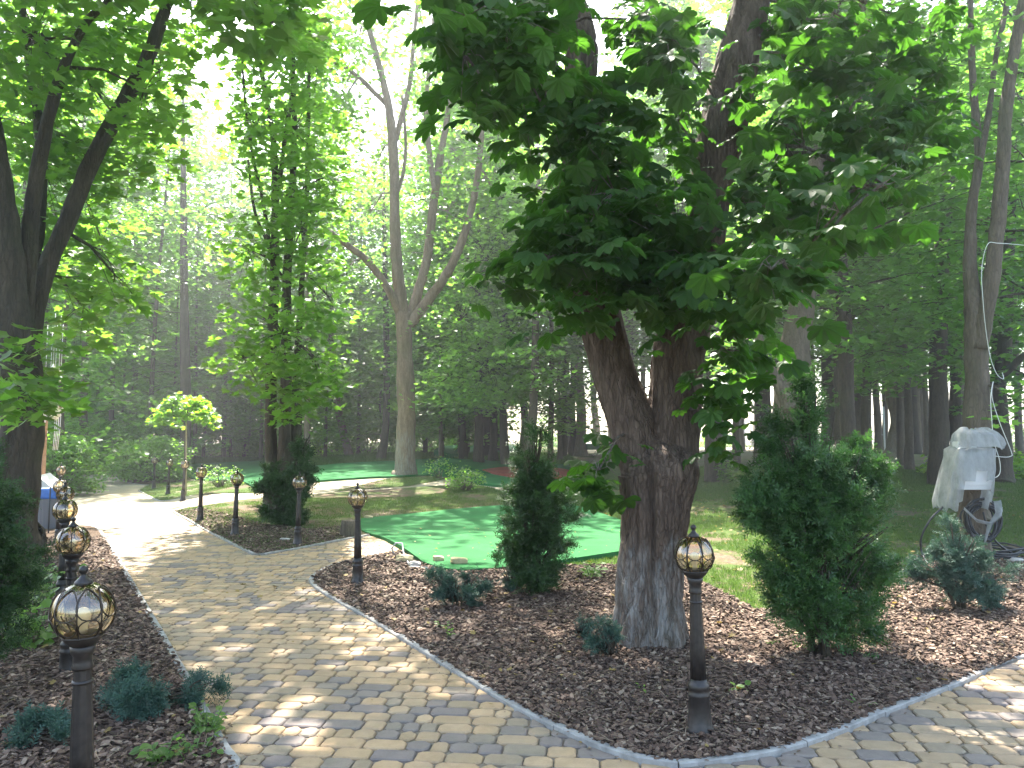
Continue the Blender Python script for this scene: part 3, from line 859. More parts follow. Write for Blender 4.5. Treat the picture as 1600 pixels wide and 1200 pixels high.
# --- other trees traced one by one: (name, label, foot, depth override, stems, foliage, mats)
def traced(name, label, foot, stems, blobs, bark, leaf, tpl, lsize, nleaf, srad, dens=1.0, Y=None, seed=1, n=12, twr=.014, cat='tree', stemname='trunk', k0=0, hang=.25, group=None, extra=None):
    rg = random.Random(seed)
    if Y is None: base = at(*foot)
    else:
        p = P(foot[0], foot[1], Y); base = Vector((p.x, Y, gz(p.x, Y)))
    root = thing(name, base, label, cat, group)
    LPs = []
    for i, (pl, dy) in enumerate(stems):
        if i == 0: pl = [(pl[0][0], pl[0][1] + 14, pl[0][2] * 1.25)] + list(pl)
        _, q = limb(stemname if i == 0 else 'limb', pl, base.y, bark, root, base, y1=base.y + dy, n=n)
        LPs += q[1:]
    mb = MB()
    cs = sprays_px(rg, blobs, LPs, mb, base, dens, twr)
    if extra: cs += extra(rg)
    if cs:
        mb.build('branches', bark, root)
        crown_on(seed, cs, root, base, leaf, tpl, lsize, nleaf, srad, hang=hang)
    return root

def over_left(rg):  # unseen leaves above the view, added to shade the near path
    out = []
    while len(out) < 1100:
        c = Vector((rg.uniform(-13, -.5), rg.uniform(3.5, 16), rg.uniform(6.5, 13)))
        if (c.z - EYE) / c.y < .68 or (c.x + 6.5) ** 2 + (c.y - 10) ** 2 > 50: continue
        if mn.noise(c * .42 + Vector((9, 4, 2))) + .6 * mn.noise(c * 1.0) < -.34: continue
        out.append(c)
    return out
traced('maple_tree', 'dark leaning multi-stemmed maple tree at the left edge behind the dark yew', (22, 800),
       [([(18, 830, 74), (26, 740, 66), (34, 650, 60), (30, 560, 56), (16, 460, 52), (2, 340, 50), (-20, 200, 44), (-60, 0, 36), (-90, -200, 26)], -.6),
        ([(36, 640, 34), (52, 500, 30), (72, 420, 28), (100, 360, 27), (135, 270, 26), (180, 185, 25), (222, 110, 23), (246, 50, 20), (262, 0, 18), (290, -120, 12)], 1.2),
        ([(30, 560, 28), (42, 450, 26), (50, 330, 24), (70, 210, 20), (100, 105, 15), (135, 35, 12), (170, 0, 10), (210, -60, 8)], -.5),
        ([(34, 520, 22), (48, 420, 24), (62, 320, 20), (62, 200, 16), (40, 60, 12), (30, -60, 8)], 1.5)],
       [(425, 35, 40, 40, 7, 6.2, 7.2), (385, 0, 30, 15, 3, 6.2, 7), (60, 60, 110, 80, 46, 9.5, 14), (250, 110, 35, 90, 14, 12, 16), (215, 230, 50, 70, 16, 12, 17), (300, 40, 30, 30, 5, 12, 16), (160, 380, 60, 60, 12, 13, 17), (60, 200, 100, 90, 44, 10.8, 14.5), (150, 260, 50, 60, 16, 12, 14), (60, 330, 90, 90, 26, 11.2, 14), (170, 60, 50, 60, 14, 12, 14), (20, 420, 60, 80, 14, 11.2, 14),
        (130, 480, 60, 60, 14, 11, 14), (30, 560, 60, 50, 14, 8.6, 12), (180, 430, 50, 60, 8, 10, 13), (200, -150, 300, 150, 120, 7, 14), (30, 620, 40, 30, 10, 8, 9.5), (225, 140, 50, 60, 8, 9, 12)],
       M['bark_dark'], M['leaf_maple'], T_MAPLE, .19, 16, .42, 1.2, Y=10.6, seed=5, extra=over_left)
# the stem cluster left of the middle
def over_mid(rg):  # extra treetop leaves out of view, added to cast shade farther up the path
    out = []
    while len(out) < 300:
        c = Vector((rg.uniform(-8.5, -.5), rg.uniform(12.5, 19), rg.uniform(10, 15.5)))
        if (c.z - EYE) / c.y < .60 or mn.noise(c * .4) < -.2: continue
        out.append(c)
    return out
traced('maple_tree', 'leafy dark tree with several upright stems behind the small dark yew left of the middle', (432, 800),
       [([(424, 806, 30), (424, 740, 21), (423, 660, 18), (424, 560, 17), (428, 450, 15), (430, 330, 13), (428, 230, 10), (410, 120, 8), (398, 30, 6), (396, -80, 4)], .5),
        ([(436, 806, 24), (442, 740, 22), (446, 660, 19), (447, 560, 17), (448, 440, 14), (455, 320, 12), (460, 200, 9), (458, 80, 7), (470, -60, 4)], 0),
        ([(452, 800, 26), (458, 740, 25), (462, 660, 20), (463, 600, 13), (470, 470, 9), (478, 330, 7), (482, 180, 6), (484, 40, 4)], .8),
        ([(429, 340, 7), (436, 290, 7), (446, 210, 7), (456, 150, 6), (460, 70, 5), (474, 0, 4)], -.6),
        ([(427, 420, 6), (410, 310, 6), (396, 250, 5), (384, 170, 4), (378, 90, 3)], -.8),
        ([(430, 440, 7), (418, 380, 6), (398, 330, 5), (388, 250, 4)], .6)],
       [(440, 60, 60, 60, 44, 14, 18), (460, 200, 60, 80, 40, 14, 18.5), (400, 200, 40, 90, 26, 14, 19), (500, 90, 40, 90, 20, 15, 19), (380, 120, 25, 60, 8, 15, 18), (500, 280, 40, 60, 18, 14, 18), (470, 360, 50, 70, 26, 13.5, 17.5), (390, 390, 50, 60, 18, 14, 17.5), (440, 330, 60, 40, 14, 13.5, 16), (440, 520, 70, 70, 30, 13.2, 17), (380, 560, 50, 50, 16, 14, 17), (490, 560, 50, 50, 18, 13.5, 16), (460, 610, 60, 40, 16, 13.5, 15.5), (430, -110, 120, 80, 50, 13, 19), (510, 460, 30, 60, 9, 13.5, 16)],
       M['bark_dark'], M['leaf_maple'], T_MAPLE, .17, 15, .42, 1.25, seed=6, extra=over_mid)
# right side
traced('park_tree', 'thick grey tree with a low side branch rising behind the big yew on the right', (1235, 835),
       [([(1230, 835, 66), (1232, 760, 58), (1234, 680, 55), (1238, 600, 52), (1246, 520, 46), (1256, 440, 38), (1266, 380, 32), (1276, 280, 28), (1280, 180, 24), (1290, 60, 18), (1300, -80, 12)], 1),
        ([(1236, 640, 26), (1218, 600, 20), (1196, 566, 16), (1184, 520, 14), (1178, 440, 10), (1170, 380, 6)], .6),
        ([(1262, 400, 20), (1292, 290, 18), (1316, 200, 20), (1334, 110, 20), (1345, 40, 16), (1352, -60, 10)], 2)],
       [(1250, 180, 90, 90, 30, 14, 18), (1340, 180, 90, 90, 34, 14, 19), (1180, 420, 60, 70, 20, 13, 16), (1320, 420, 70, 60, 22, 14, 18), (1280, -60, 160, 80, 60, 13, 20), (1150, 560, 50, 40, 10, 14, 17), (1330, 500, 60, 50, 16, 14, 18)],
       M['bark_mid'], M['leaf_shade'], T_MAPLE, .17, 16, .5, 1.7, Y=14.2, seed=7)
traced('park_tree', 'twin-stemmed brown tree with peeling bark right behind the plastic-wrapped box', (1522, 790),
       [([(1524, 800, 46), (1526, 740, 40), (1527, 660, 38), (1526, 600, 36), (1524, 520, 34), (1521, 470, 26), (1516, 420, 20), (1518, 330, 15), (1530, 250, 13), (1524, 180, 12), (1518, 90, 10), (1516, 0, 9), (1510, -120, 6)], .3),
        ([(1530, 545, 24), (1544, 470, 24), (1554, 400, 23), (1562, 320, 22), (1568, 240, 20), (1572, 170, 19), (1582, 100, 17), (1592, 40, 16), (1602, -20, 14), (1620, -160, 9)], -.4),
        ([(1532, 250, 9), (1546, 170, 9), (1556, 90, 8), (1572, 10, 8), (1580, -90, 5)], .8)],
       [(1560, 60, 60, 60, 8, 13, 16), (1580, 620, 60, 40, 5, 12, 14), (1560, -150, 160, 80, 50, 10, 17)],
       M['bark_mid'], M['leaf_mid'], T_MAPLE, .16, 15, .45, 1.0, Y=13.4, seed=8)
traced('park_tree', 'straight dark tree between the big yew and the wrapped box', (1470, 758),
       [([(1466, 760, 34), (1467, 700, 29), (1467, 640, 28), (1466, 560, 27), (1468, 460, 25), (1474, 360, 22), (1482, 260, 19), (1486, 150, 14), (1490, 40, 10), (1490, -60, 6)], 1)],
       [(1440, 260, 110, 110, 50, 20, 27), (1450, 100, 100, 90, 40, 20, 27), (1440, 420, 100, 80, 36, 20, 27), (1400, 500, 60, 50, 18, 20, 25), (1500, 560, 50, 40, 10, 20, 25)],
       M['bark_dark'], M['leaf_shade'], T_MAPLE, .20, 18, .65, 1.6, seed=9)
traced('park_tree', 'leaning whitewashed tree with flared roots beside the white ironwork gate', (1398, 717),
       [([(1396, 722, 44), (1402, 700, 34), (1406, 660, 30), (1402, 620, 31), (1398, 580, 29), (1392, 500, 26), (1386, 380, 22), (1380, 240, 18), (1376, 100, 12), (1375, 0, 8)], 1)],
       [(1370, 560, 60, 30, 18, 28, 34), (1390, 420, 90, 90, 44, 28, 36), (1380, 250, 90, 100, 44, 28, 36), (1420, 590, 40, 20, 8, 28, 32)],
       M['bark_pale'], M['leaf_mid'], T_MAPLE, .24, 18, .9, 1.3, seed=10, twr=.03)
traced('park_tree', 'dark tree leaning right at the right edge behind the wrapped box', (1566, 745),
       [([(1566, 746, 32), (1566, 700, 27), (1562, 650, 25), (1560, 600, 24), (1570, 540, 20), (1576, 420, 17), (1580, 300, 14), (1584, 150, 10), (1586, 0, 7)], 1),
        ([(1562, 590, 12), (1580, 575, 11), (1600, 555, 10), (1640, 530, 7)], -.5)],
       [(1590, 480, 70, 80, 30, 20, 27), (1590, 280, 70, 100, 34, 20, 27), (1600, 120, 80, 90, 30, 20, 27), (1620, 620, 30, 30, 6, 20, 24)],
       M['bark_dark'], M['leaf_shade'], T_MAPLE, .20, 18, .65, 1.5, Y=24, seed=11)
traced('park_tree', 'slender dark tree with a curved foot between the forked chestnut and the big yew', (1192, 727),
       [([(1188, 728, 30), (1194, 705, 22), (1197, 670, 18), (1196, 620, 17), (1192, 560, 15), (1188, 480, 13), (1184, 380, 11), (1180, 260, 8), (1178, 140, 5)], 1)],
       [(1180, 500, 60, 60, 24, 28, 36), (1190, 360, 80, 90, 34, 28, 36), (1180, 200, 80, 90, 34, 28, 36)],
       M['bark_washed'], M['leaf_mid'], T_MAPLE, .22, 18, .9, 1.2, seed=12, twr=.025)
traced('park_tree', 'tall dark tree with heavy hanging foliage in the middle behind the slim yew', (772, 722),
       [([(770, 722, 19), (771, 700, 13), (771, 660, 12), (770, 600, 11), (772, 500, 10), (772, 380, 9), (770, 260, 7), (770, 150, 5)], 1)],
       [(760, 570, 70, 60, 50, 26, 33), (720, 500, 60, 60, 44, 26, 33), (800, 520, 60, 60, 34, 26, 33), (760, 400, 80, 70, 50, 26, 34), (790, 280, 60, 80, 40, 26, 34), (700, 590, 40, 30, 16, 26, 31), (840, 600, 50, 30, 16, 26, 31)],
       M['bark_dark'], M['leaf_mid'], T_MAPLE, .17, 26, .8, 1.3, seed=13, twr=.02, hang=.8)
traced('park_tree', 'dark straight tree with its foot hidden by the slim yew in the middle', (826, 745),
       [([(824, 745, 22), (828, 700, 15), (833, 640, 14), (836, 560, 12), (838, 460, 10), (840, 340, 8), (842, 200, 5)], 1)],
       [(840, 560, 50, 40, 14, 22, 28), (850, 440, 60, 60, 24, 22, 28), (850, 300, 60, 70, 26, 22, 28), (850, 170, 60, 60, 20, 22, 28)],
       M['bark_mid'], M['leaf_mid'], T_MAPLE, .18, 18, .7, 1.1, seed=14)
traced('park_tree', 'brown tree with scarred pale bark just left of the forked chestnut', (906, 712),
       [([(906, 712, 26), (907, 690, 18), (908, 650, 15), (906, 590, 14), (902, 500, 12), (900, 380, 10), (898, 240, 7)], 1)],
       [(900, 540, 60, 40, 20, 32, 40), (900, 420, 70, 60, 26, 32, 40), (890, 280, 70, 80, 26, 32, 40)],
       M['bark_pale'], M['leaf_mid'], T_MAPLE, .22, 18, 1.0, 1.1, seed=15, twr=.03)
# slim trunks at the back, each traced
slim = [((478, 728), [(478, 730, 13), (479, 690, 10), (481, 640, 9), (482, 590, 8), (480, 480, 7), (478, 340, 5)], 'pale slender trunk standing right of the dark stem cluster', 'bark_pale'),
        ((546, 716), [(547, 718, 16), (541, 695, 13), (533, 660, 12), (525, 620, 11), (520, 570, 10), (516, 480, 9), (512, 380, 7)], 'slender tree leaning left behind the far carpet edge', 'bark_pale'),
        ((596, 720), [(594, 722, 18), (600, 690, 12), (604, 640, 11), (604, 560, 10), (602, 440, 8), (600, 330, 6)], 'dark tree close on the left of the pale forked tree', 'bark_dark'),
        ((288, 742), [(284, 748, 26), (286, 715, 19), (290, 680, 16), (290, 600, 16), (288, 480, 13), (287, 340, 10), (286, 200, 7)], 'dark straight tree behind the small umbrella-shaped tree', 'bark_washed'),
        ((194, 705), [(196, 720, 12), (194, 680, 10), (192, 620, 9), (188, 540, 8), (176, 400, 7), (172, 300, 5)], 'slim grey tree behind the bushes at the far end of the path', 'bark_mid'),
        ((362, 712), [(360, 714, 10), (361, 680, 8), (359, 620, 7), (358, 540, 6), (352, 420, 5)], 'left one of the three slim trunks beyond the far carpet', 'bark_mid'),
        ((376, 712), [(374, 714, 11), (376, 680, 8), (374, 620, 8), (374, 540, 7), (380, 420, 5)], 'middle one of the three slim trunks beyond the far carpet', 'bark_pale'),
        ((384, 714), [(382, 716, 10), (388, 670, 8), (394, 620, 7), (396, 540, 6), (398, 420, 5)], 'right one of the three slim trunks beyond the far carpet', 'bark_mid'),
        ((664, 712), [(664, 713, 9), (665, 680, 7), (666, 620, 6), (668, 540, 6), (672, 430, 4)], 'thin dark tree close on the right of the pale forked tree', 'bark_dark'),
        ((712, 702), [(711, 703, 6), (712, 670, 6), (710, 640, 7), (706, 600, 5), (700, 540, 4)], 'thin far tree standing against the bright gap left of the middle', 'bark_mid'),
        ((932, 700), [(934, 701, 13), (932, 670, 11), (928, 630, 10), (926, 560, 9), (924, 440, 7)], 'short-looking brown trunk seen between the scarred tree and the forked chestnut', 'bark_mid'),
        ((1160, 693), [(1160, 697, 12), (1160, 670, 10), (1158, 620, 9), (1156, 540, 8), (1150, 420, 6)], 'dark thin trunk far behind between forked chestnut and yew', 'bark_dark'),
        ((1180, 696), [(1178, 700, 12), (1181, 670, 9), (1182, 620, 8), (1180, 540, 7), (1176, 420, 5)], 'sunlit brown trunk just left of the slender tree with a curved foot', 'bark_pale'),
        ((1296, 722), [(1296, 735, 34), (1296, 690, 27), (1297, 620, 25), (1296, 560, 26), (1294, 480, 26), (1294, 380, 22), (1292, 240, 14)], 'very dark straight tree rising just right of the thick grey tree', 'bark_dark'),
        ((1340, 722), [(1338, 728, 24), (1341, 690, 18), (1343, 640, 17), (1346, 560, 15), (1350, 440, 12)], 'dark tree just left of the white ironwork gate', 'bark_mid'),
        ((1432, 705), [(1433, 706, 15), (1432, 670, 13), (1431, 620, 12), (1430, 540, 11), (1430, 440, 8)], 'far dark trunk just right of the leaning whitewashed tree', 'bark_mid'),
        ((1498, 735), [(1497, 738, 22), (1494, 690, 18), (1492, 640, 18), (1494, 580, 15), (1496, 480, 12), (1500, 340, 8)], 'dark bulging trunk seen left above the wrapped box', 'bark_dark'),
        ((1128, 748), [(1128, 752, 18), (1128, 720, 15), (1126, 690, 14), (1122, 640, 14), (1120, 560, 12), (1118, 440, 9)], 'brown tree with an ivy-wrapped foot right of the forked chestnut', 'bark_dark')]
for i, (ft, pl, lab, bk) in enumerate(slim):
    rg = random.Random(100 + i)
    b = at(*ft); YY = b.y; u, v = pl[-1][0], pl[-1][1]
    um, vm = pl[-2][0], pl[-2][1]
    bl = [(u, v, 45, 60, 16, YY - 3, YY + 3), (um, vm, 42, 50, 14, YY - 3, YY + 2), (u, v - 100, 55, 60, 14, YY - 3, YY + 3)]
    if u < 620: bl.append((um, (vm + pl[-3][1]) / 2, 40, 40, 8, YY - 3, YY + 2))
    traced('slender_tree', lab, ft, [(pl, .5)], bl, M[bk], M['leaf_mid'], T_MAPLE, .17 + .002 * YY, 18, .03 * YY, .9, seed=100 + i, n=10, twr=.0008 * YY)

# --- forest fill
rg = random.Random(77)
fills = []
def free(x, y, d):
    return all((x - a) ** 2 + (y - b) ** 2 > d * d for a, b in fills)
def lab_region(x, y):
    az = math.degrees(math.atan2(x, y))
    if az < -14: return 'left', 'of the wood beyond the path end'
    if az < 4: return 'mid', 'of the wood behind the carpets'
    return 'right', 'of the shady wood at the right'
ntr = 0
for attempt in range(4000):
    if ntr >= 112: break
    y = rg.uniform(33, 92) if ntr < 96 else rg.uniform(90, 130)
    az = R_(rg.uniform(-37, 37)); x = y * math.tan(az)
    azd = math.degrees(az)
    d = 3.4 if y < 60 else 4.5
    if not free(x, y, d): continue
    if azd < -4 and (y < 66 or y > 92 or rg.random() < .55): continue
    if azd > 4 and y < 40 and rg.random() < .5: continue
    if azd > -3 and (y > 66 or rg.random() < .25): continue
    fills.append((x, y)); ntr += 1
    reg, txt = lab_region(x, y)
    if -25 < azd < -6:
        k = rg.choice(['slim0', 'slim1', 'slim2', 'pale0']) if y < 52 else rg.choice(['broad0', 'broad1', 'pale1', 'slim0'])
        sc = min(1.1, (1.6 + y * .33) / (13 if 'slim' in k else 15.5 if 'broad' in k else 17.5))
    elif azd < 4:
        k = rg.choice(['slim0', 'slim1', 'slim2', 'broad0', 'broad1', 'broad2', 'tall1', 'tall2']); sc = rg.uniform(.9, 1.3)
    else:
        k = rg.choice(['tall0', 'tall1', 'tall2', 'pale1']); sc = rg.uniform(.95, 1.3)
    kind = {'tall': 'tall dark leafy tree', 'pale': 'tall lighter green tree', 'slim': 'slim low-leafed tree', 'broad': 'broad low-crowned tree'}[k[:-1]]
    z = gz(x, y) - .05
    place_proto(k, (x, y, z), rg.uniform(0, 6.28), (sc, sc, sc * rg.uniform(.92, 1.1)), '%s %s' % (kind, txt), '%ss %s' % (kind, txt))
# closer leafy trees on the left, placed one by one
for i, (u, v, Y, k, sc, lab) in enumerate([
    (100, 0, 26, 'lit0', 1.15, 'young maple growing beside the sunlit shrub behind the bin'), (30, 0, 30, 'lit1', 1.4, 'maple with bright leaves behind the draped frame'), (62, 0, 36, 'pale0', 1.25, 'tall light maple between the draped frame and the path end'),
    (172, 0, 39, 'lit2', 1.5, 'high bright maple at the very end of the path'), (236, 0, 37, 'lit0', 1.45, 'high bright maple behind the round shrub at the bend'), (130, 0, 34, 'pale1', 1.15, 'tall light maple over the broad bright shrub'),
    (305, 0, 43, 'lit1', 1.25, 'bright maple below the sky gap'), (350, 0, 45, 'lit2', 1.35, 'bright maple behind the middle slim trunk'), (480, 0, 43, 'lit0', 1.6, 'high bright maple behind the pale slender trunk'),
    (205, 0, 46, 'pale0', 1.45, 'tall light maple behind the slim grey tree at the path end'), (750, 0, 40, 'lit1', 1.5, 'high bright maple left of the middle dark tree'), (690, 0, 43, 'lit2', 1.6, 'high bright maple right of the pale forked tree'), (600, 0, 46, 'lit0', 1.2, 'bright maple hidden behind the pale forked tree'),
    (150, 0, 73, 'slim0', 1.81, 'slim leafy tree behind the bushes left of the far path end'), (95, 0, 48, 'slim1', 1.46, 'leafy slim tree just above the white drape at the left'),
    (235, 0, 75, 'slim2', 1.56, 'slim leafy tree behind the far round bush'), (330, 0, 73, 'slim1', 1.49, 'slim leafy tree between umbrella-shaped tree and stem cluster'),
    (560, 0, 67, 'slim0', 1.22, 'slim leafy tree between the leaning slender tree and the pale forked tree'), (690, 0, 36, 'slim2', 1.1, 'slim leafy tree just right of the pale forked tree'),
    (40, 0, 48, 'tall0', 1.12, 'tall dark tree behind the maple at the left edge'), (-130, 0, 22, 'tall1', 1.54, 'tall tree just outside the left edge of the view'),
    (860, 0, 30, 'slim0', 1.25, 'slim leafy tree seen left of the forked chestnut crown'), (1060, 0, 26, 'tall2', 0.85, 'tall dark tree hidden behind the forked chestnut'),
    (1420, 0, 30, 'pale0', 1, 'lighter tree between straight dark tree and whitewashed tree'), (1350, 0, 23, 'tall0', 0.8, 'dark leafy tree behind the right half of the big yew'),
    (1640, 0, 19, 'tall1', 0.85, 'tall dark tree at the right edge of the view'), (1150, 0, 36, 'pale1', 1, 'lighter tree far behind the curved-foot tree'),
    (1680, 0, 28, 'pale0', 0.95, 'lighter green tree at the far right edge'),
    (1330, 0, 15.5, 'tall1', 0.85, 'tall dark tree whose trunk stands right behind the big yew'), (1640, 0, 15, 'tall2', 0.8, 'tall dark tree nearest to the right edge of the view'),
    (-30, 0, 48, 'tall0', 1.46, 'very tall tree behind everything at the left edge'), (60, 0, 48, 'tall1', 1.45, 'very tall tree behind the draped frame'), (140, 0, 58, 'pale1', 1.77, 'very tall light tree over the far end of the path'), (215, 0, 73, 'pale0', 1.9, 'very tall light tree left of the sky gap'),
    (440, 0, 73, 'tall2', 1.84, 'very tall tree straight behind the stem cluster'), (500, 0, 77, 'pale1', 1.9, 'very tall light tree between stem cluster and pale forked tree'), (395, 0, 79, 'pale0', 1.89, 'very tall light tree just right of the sky gap'),
    (760, 0, 40, 'tall0', 1.35, 'very tall tree behind the middle dark tree'), (820, 0, 44, 'pale1', 1.45, 'very tall light tree left of the scarred tree'), (300, 0, 76, 'pale0', 1.46, 'very tall far tree below the sky gap'), (350, 0, 80, 'pale1', 1.46, 'very tall far tree below the right side of the sky gap'), (600, 0, 62, 'pale0', 1.45, 'very tall far tree behind the pale forked tree'), (670, 0, 56, 'pale1', 1.35, 'very tall light tree right behind the pale forked tree'), (560, 0, 82, 'pale1', 1.68, 'very tall far tree left behind the pale forked tree'),
    (1310, 0, 19, 'broad0', 0.95, 'broad dark tree close behind the big yew, trunk hidden'), (1560, 0, 27, 'broad1', 1, 'broad dark tree between twin-stemmed tree and the right edge'),
    (1110, 0, 24, 'broad1', 0.95, 'broad tree just right of the forked chestnut, behind it'),
    (985, 0, 28, 'broad0', 1, 'broad tree straight behind the forked chestnut'), (790, 0, 33, 'broad2', 0.95, 'broad tree behind the middle dark tree'),
    (1230, 0, 31, 'tall0', 1, 'tall tree far behind the thick grey tree'), (1500, 0, 33, 'tall2', 1, 'tall tree far behind the straight dark tree'),
     (20, 0, 48, 'slim2', 1.47, 'slim tree behind the draped frame at the left edge'),
    (500, 0, 78, 'broad1', 1.2, 'broad tree behind the pale slender trunk')]):
    p = P(u, 691, Y)
    place_proto(k, (p.x, Y, gz(p.x, Y) - .05), i * 1.3, sc, lab, None)
LIT = ['left of the far path end', 'above the sunlit shrub left of the far path', 'straight above the far path end', 'over the round shrub at the bend', 'left behind the umbrella-shaped tree', 'right behind the umbrella-shaped tree', 'behind the three slim trunks', 'left behind the stem cluster', 'right behind the stem cluster', 'behind the pale slender trunk', 'beside the slender tree leaning left', 'just left of the pale forked tree', 'just right of the pale forked tree', 'left of the middle dark tree']
for i, u in enumerate([70, 112, 150, 190, 236, 270, 318, 362, 408, 462, 508, 560, 690, 730]):
    Y = 43 + 3.5 * ((i * 7) % 5) / 4; p = P(u, 691, Y); fills.append((p.x, Y))
    place_proto('lit%d' % (i % 3), (p.x, Y, gz(p.x, Y) - .05), i * 1.7, (.95 + .1 * (i % 3)) * (1.0 if i != 5 else .8), 'young sunlit maple ' + LIT[i], 'young maples at the edge of the wood')
rg = random.Random(5); DIRW = ['behind the bushes at the far path end', 'between path end and umbrella-shaped tree', 'behind the umbrella-shaped tree', 'behind the stem cluster', 'left of the pale forked tree', 'right of the pale forked tree']
for i in range(26):
    u = -20 + 31 * i; p = at(u, rg.uniform(707, 715)); Y = min(52, p.y); p = P(u, 691, Y); sc = rg.uniform(1.3, 2.3)
    fills.append((p.x, Y))
    place_proto('sap%d' % (i % 2), (p.x, Y, gz(p.x, Y) - .05), rg.uniform(0, 6), (sc, sc, sc), 'leafy young tree ' + DIRW[min(5, i * 6 // 23)], 'leafy young trees ' + DIRW[min(5, i * 6 // 23)])
# understory: saplings and bushes at the wood's edge
ns = 0
for attempt in range(3000):
    if ns >= 60: break
    y = rg.uniform(38, 62); azd = rg.uniform(-36, 36)
    if azd < -4 and y < 46: continue; x = y * math.tan(R_(azd))
    if azd > -2 and rg.random() < .9: continue
    if not free(x, y, 1.8): continue
    fills.append((x, y)); ns += 1
    reg, txt = lab_region(x, y)
    sc = rg.uniform(.45, 1.0) if azd < 1 else rg.uniform(.3, .55)
    place_proto(rg.choice(['sap0', 'sap1']), (x, y, gz(x, y) - .03), rg.uniform(0, 6), (sc * 1.3, sc * 1.3, sc), 'bushy sapling at the edge ' + txt, 'saplings at the edge ' + txt)
for k_ in list(PROTO):
    if k_ not in USED:
        for ch in list(PROTO[k_].children): bpy.data.objects.remove(ch)
        bpy.data.objects.remove(PROTO[k_])

# ------------------------------------------------------------------ garden lamps
M['lamp_metal'] = simple('brown_black_metal', (.030, .024, .021), .42, metal=.3, noise_s=30, amt=.4, bump=.15)
M['cage_metal'] = simple('bronze_cage', (.045, .033, .024), .35, metal=.6)
def glass_mat():
    t = NT('amber_glass')
    tr = t.n('BsdfTransparent'); tr.inputs[0].default_value = (.86, .74, .54, 1)
    gl = t.n('BsdfGlossy', i_Roughness=.03); gl.inputs[0].default_value = (1, .93, .85, 1)
    lw = t.n('LayerWeight', i_Blend=.35)
    f = t.math('ADD', t.math('MULTIPLY', lw.outputs['Fresnel'], .75), .10)
    mx = t.n('MixShader'); t.l(f, mx.inputs[0]); t.l(tr.outputs[0], mx.inputs[1]); t.l(gl.outputs[0], mx.inputs[2])
    t.l(mx.outputs[0], t.out.inputs[0]); return t.m
M['glass'] = glass_mat()
M['opal'] = simple('bulb_white', (.85, .80, .70), .3)
GC = .962                                   # height of the globe centre
def sph(lat, lon, r): return Vector((r * math.cos(lat) * math.cos(lon), r * math.cos(lat) * math.sin(lon), GC + r * math.sin(lat)))
def make_lamp():
    L = thing('garden_lamp', (0, 0, 0), 'x', 'lamp', 'short globe lamps along the path')
    mb = MB()
    mb.lathe([(.078, -.03), (.080, .012), (.076, .03), (.066, .05), (.060, .12), (.056, .19), (.060, .20), (.060, .212), (.055, .22), (.055, .235), (.059, .245), (.057, .262), (.047, .275), (.044, .29)], 24)
    mb.build('base', M['lamp_metal'], L)
    mb = MB()
    mb.lathe([(.043, .288), (.040, .45), (.035, .62), (.030, .75), (.030, .752)], 40, mod=lambda a, z: 1 - .09 * (math.cos(a * 10) > .2))
    mb.lathe([(.036, .70), (.036, .712)], 24); mb.lathe([(.035, .752), (.038, .76), (.033, .775), (.033, .80), (.040, .812), (.044, .835), (.038, .84)], 24)
    mb.build('post', M['lamp_metal'], L)
    mb = MB()
    mb.lathe([(.036, .836), (.046, .842), (.062, .858), (.072, .874), (.070, .878), (.050, .868), (.02, .862)], 24)
    mb.build('cup', M['lamp_metal'], L)
    mb = MB(); prof = [(max(.002, .108 * math.cos(l)), GC + .108 * math.sin(l)) for l in np.linspace(-1.2, PI / 2, 22)]
    vs = MB(); vs.lathe(prof, 36); vs.build('glass_globe', M['glass'], L)
    mb = MB(); mb.lathe([(.013, .862), (.014, .89), (.016, .91), (.023, .925), (.027, .945), (.024, .962), (.013, .975), (.003, .978)], 16); mb.build('bulb', M['opal'], L)
    mb = MB()
    for k in range(8):                      # outer bulging ribs
        lon = k * PI / 4 + .2; pts = []
        for i in range(15):
            t_ = i / 14; z = .872 + t_ * (1.082 - .872)
            r = .062 + .055 * math.sin(min(1, t_ * 1.12) * PI) ** .8 * (1 - .25 * t_) - .054 * t_ ** 3
            pts.append(Vector((r * math.cos(lon), r * math.sin(lon), z)))
        mb.tube(pts, .0031, 5)
        lon2 = lon + PI / 8; loop = []      # round loop low on the globe and a drop-shaped loop above
        for i in range(14):
            a = 2 * PI * i / 14; loop.append(sph(-.42 + .30 * math.sin(a), lon2 + .36 * math.cos(a), .111))
        mb.tube(loop, .0026, 4, closed=True)
        loop = []
        for i in range(18):
            a = 2 * PI * i / 18; s_ = math.sin(a); loop.append(sph(.42 + .56 * s_, lon2 + .40 * math.cos(a) * (1 - .25 * s_), .111))
        mb.tube(loop, .0026, 4, closed=True)
    mb.lathe([(.060, .868), (.071, .870), (.071, .880), (.062, .882)], 24)
    mb.build('cage', M['cage_metal'], L)
    mb = MB(); mb.lathe([(.034, 1.062), (.030, 1.074), (.016, 1.086), (.011, 1.094), (.009, 1.10), (.014, 1.106), (.017, 1.115), (.013, 1.126), (.004, 1.131)], 16)
    mb.build('finial', M['lamp_metal'], L)
    return L
lamp0 = make_lamp()
def lamp_at(gu, gv, diam, side):
    "ground position from the pixel of the globe centre and the globe diameter in pixels; depth from the height of the centre"
    Y = (EYE - GC) * F / (gv - HOR) if gv - HOR > 20 else diam
    for _ in range(6):
        p = P(gu, gv, Y); Y += ((p.z - GC - gz(p.x, Y)) * F / (gv - HOR)) * .9
    p = P(gu, gv, Y)
    return Vector((p.x, Y, gz(p.x, Y) + .01))
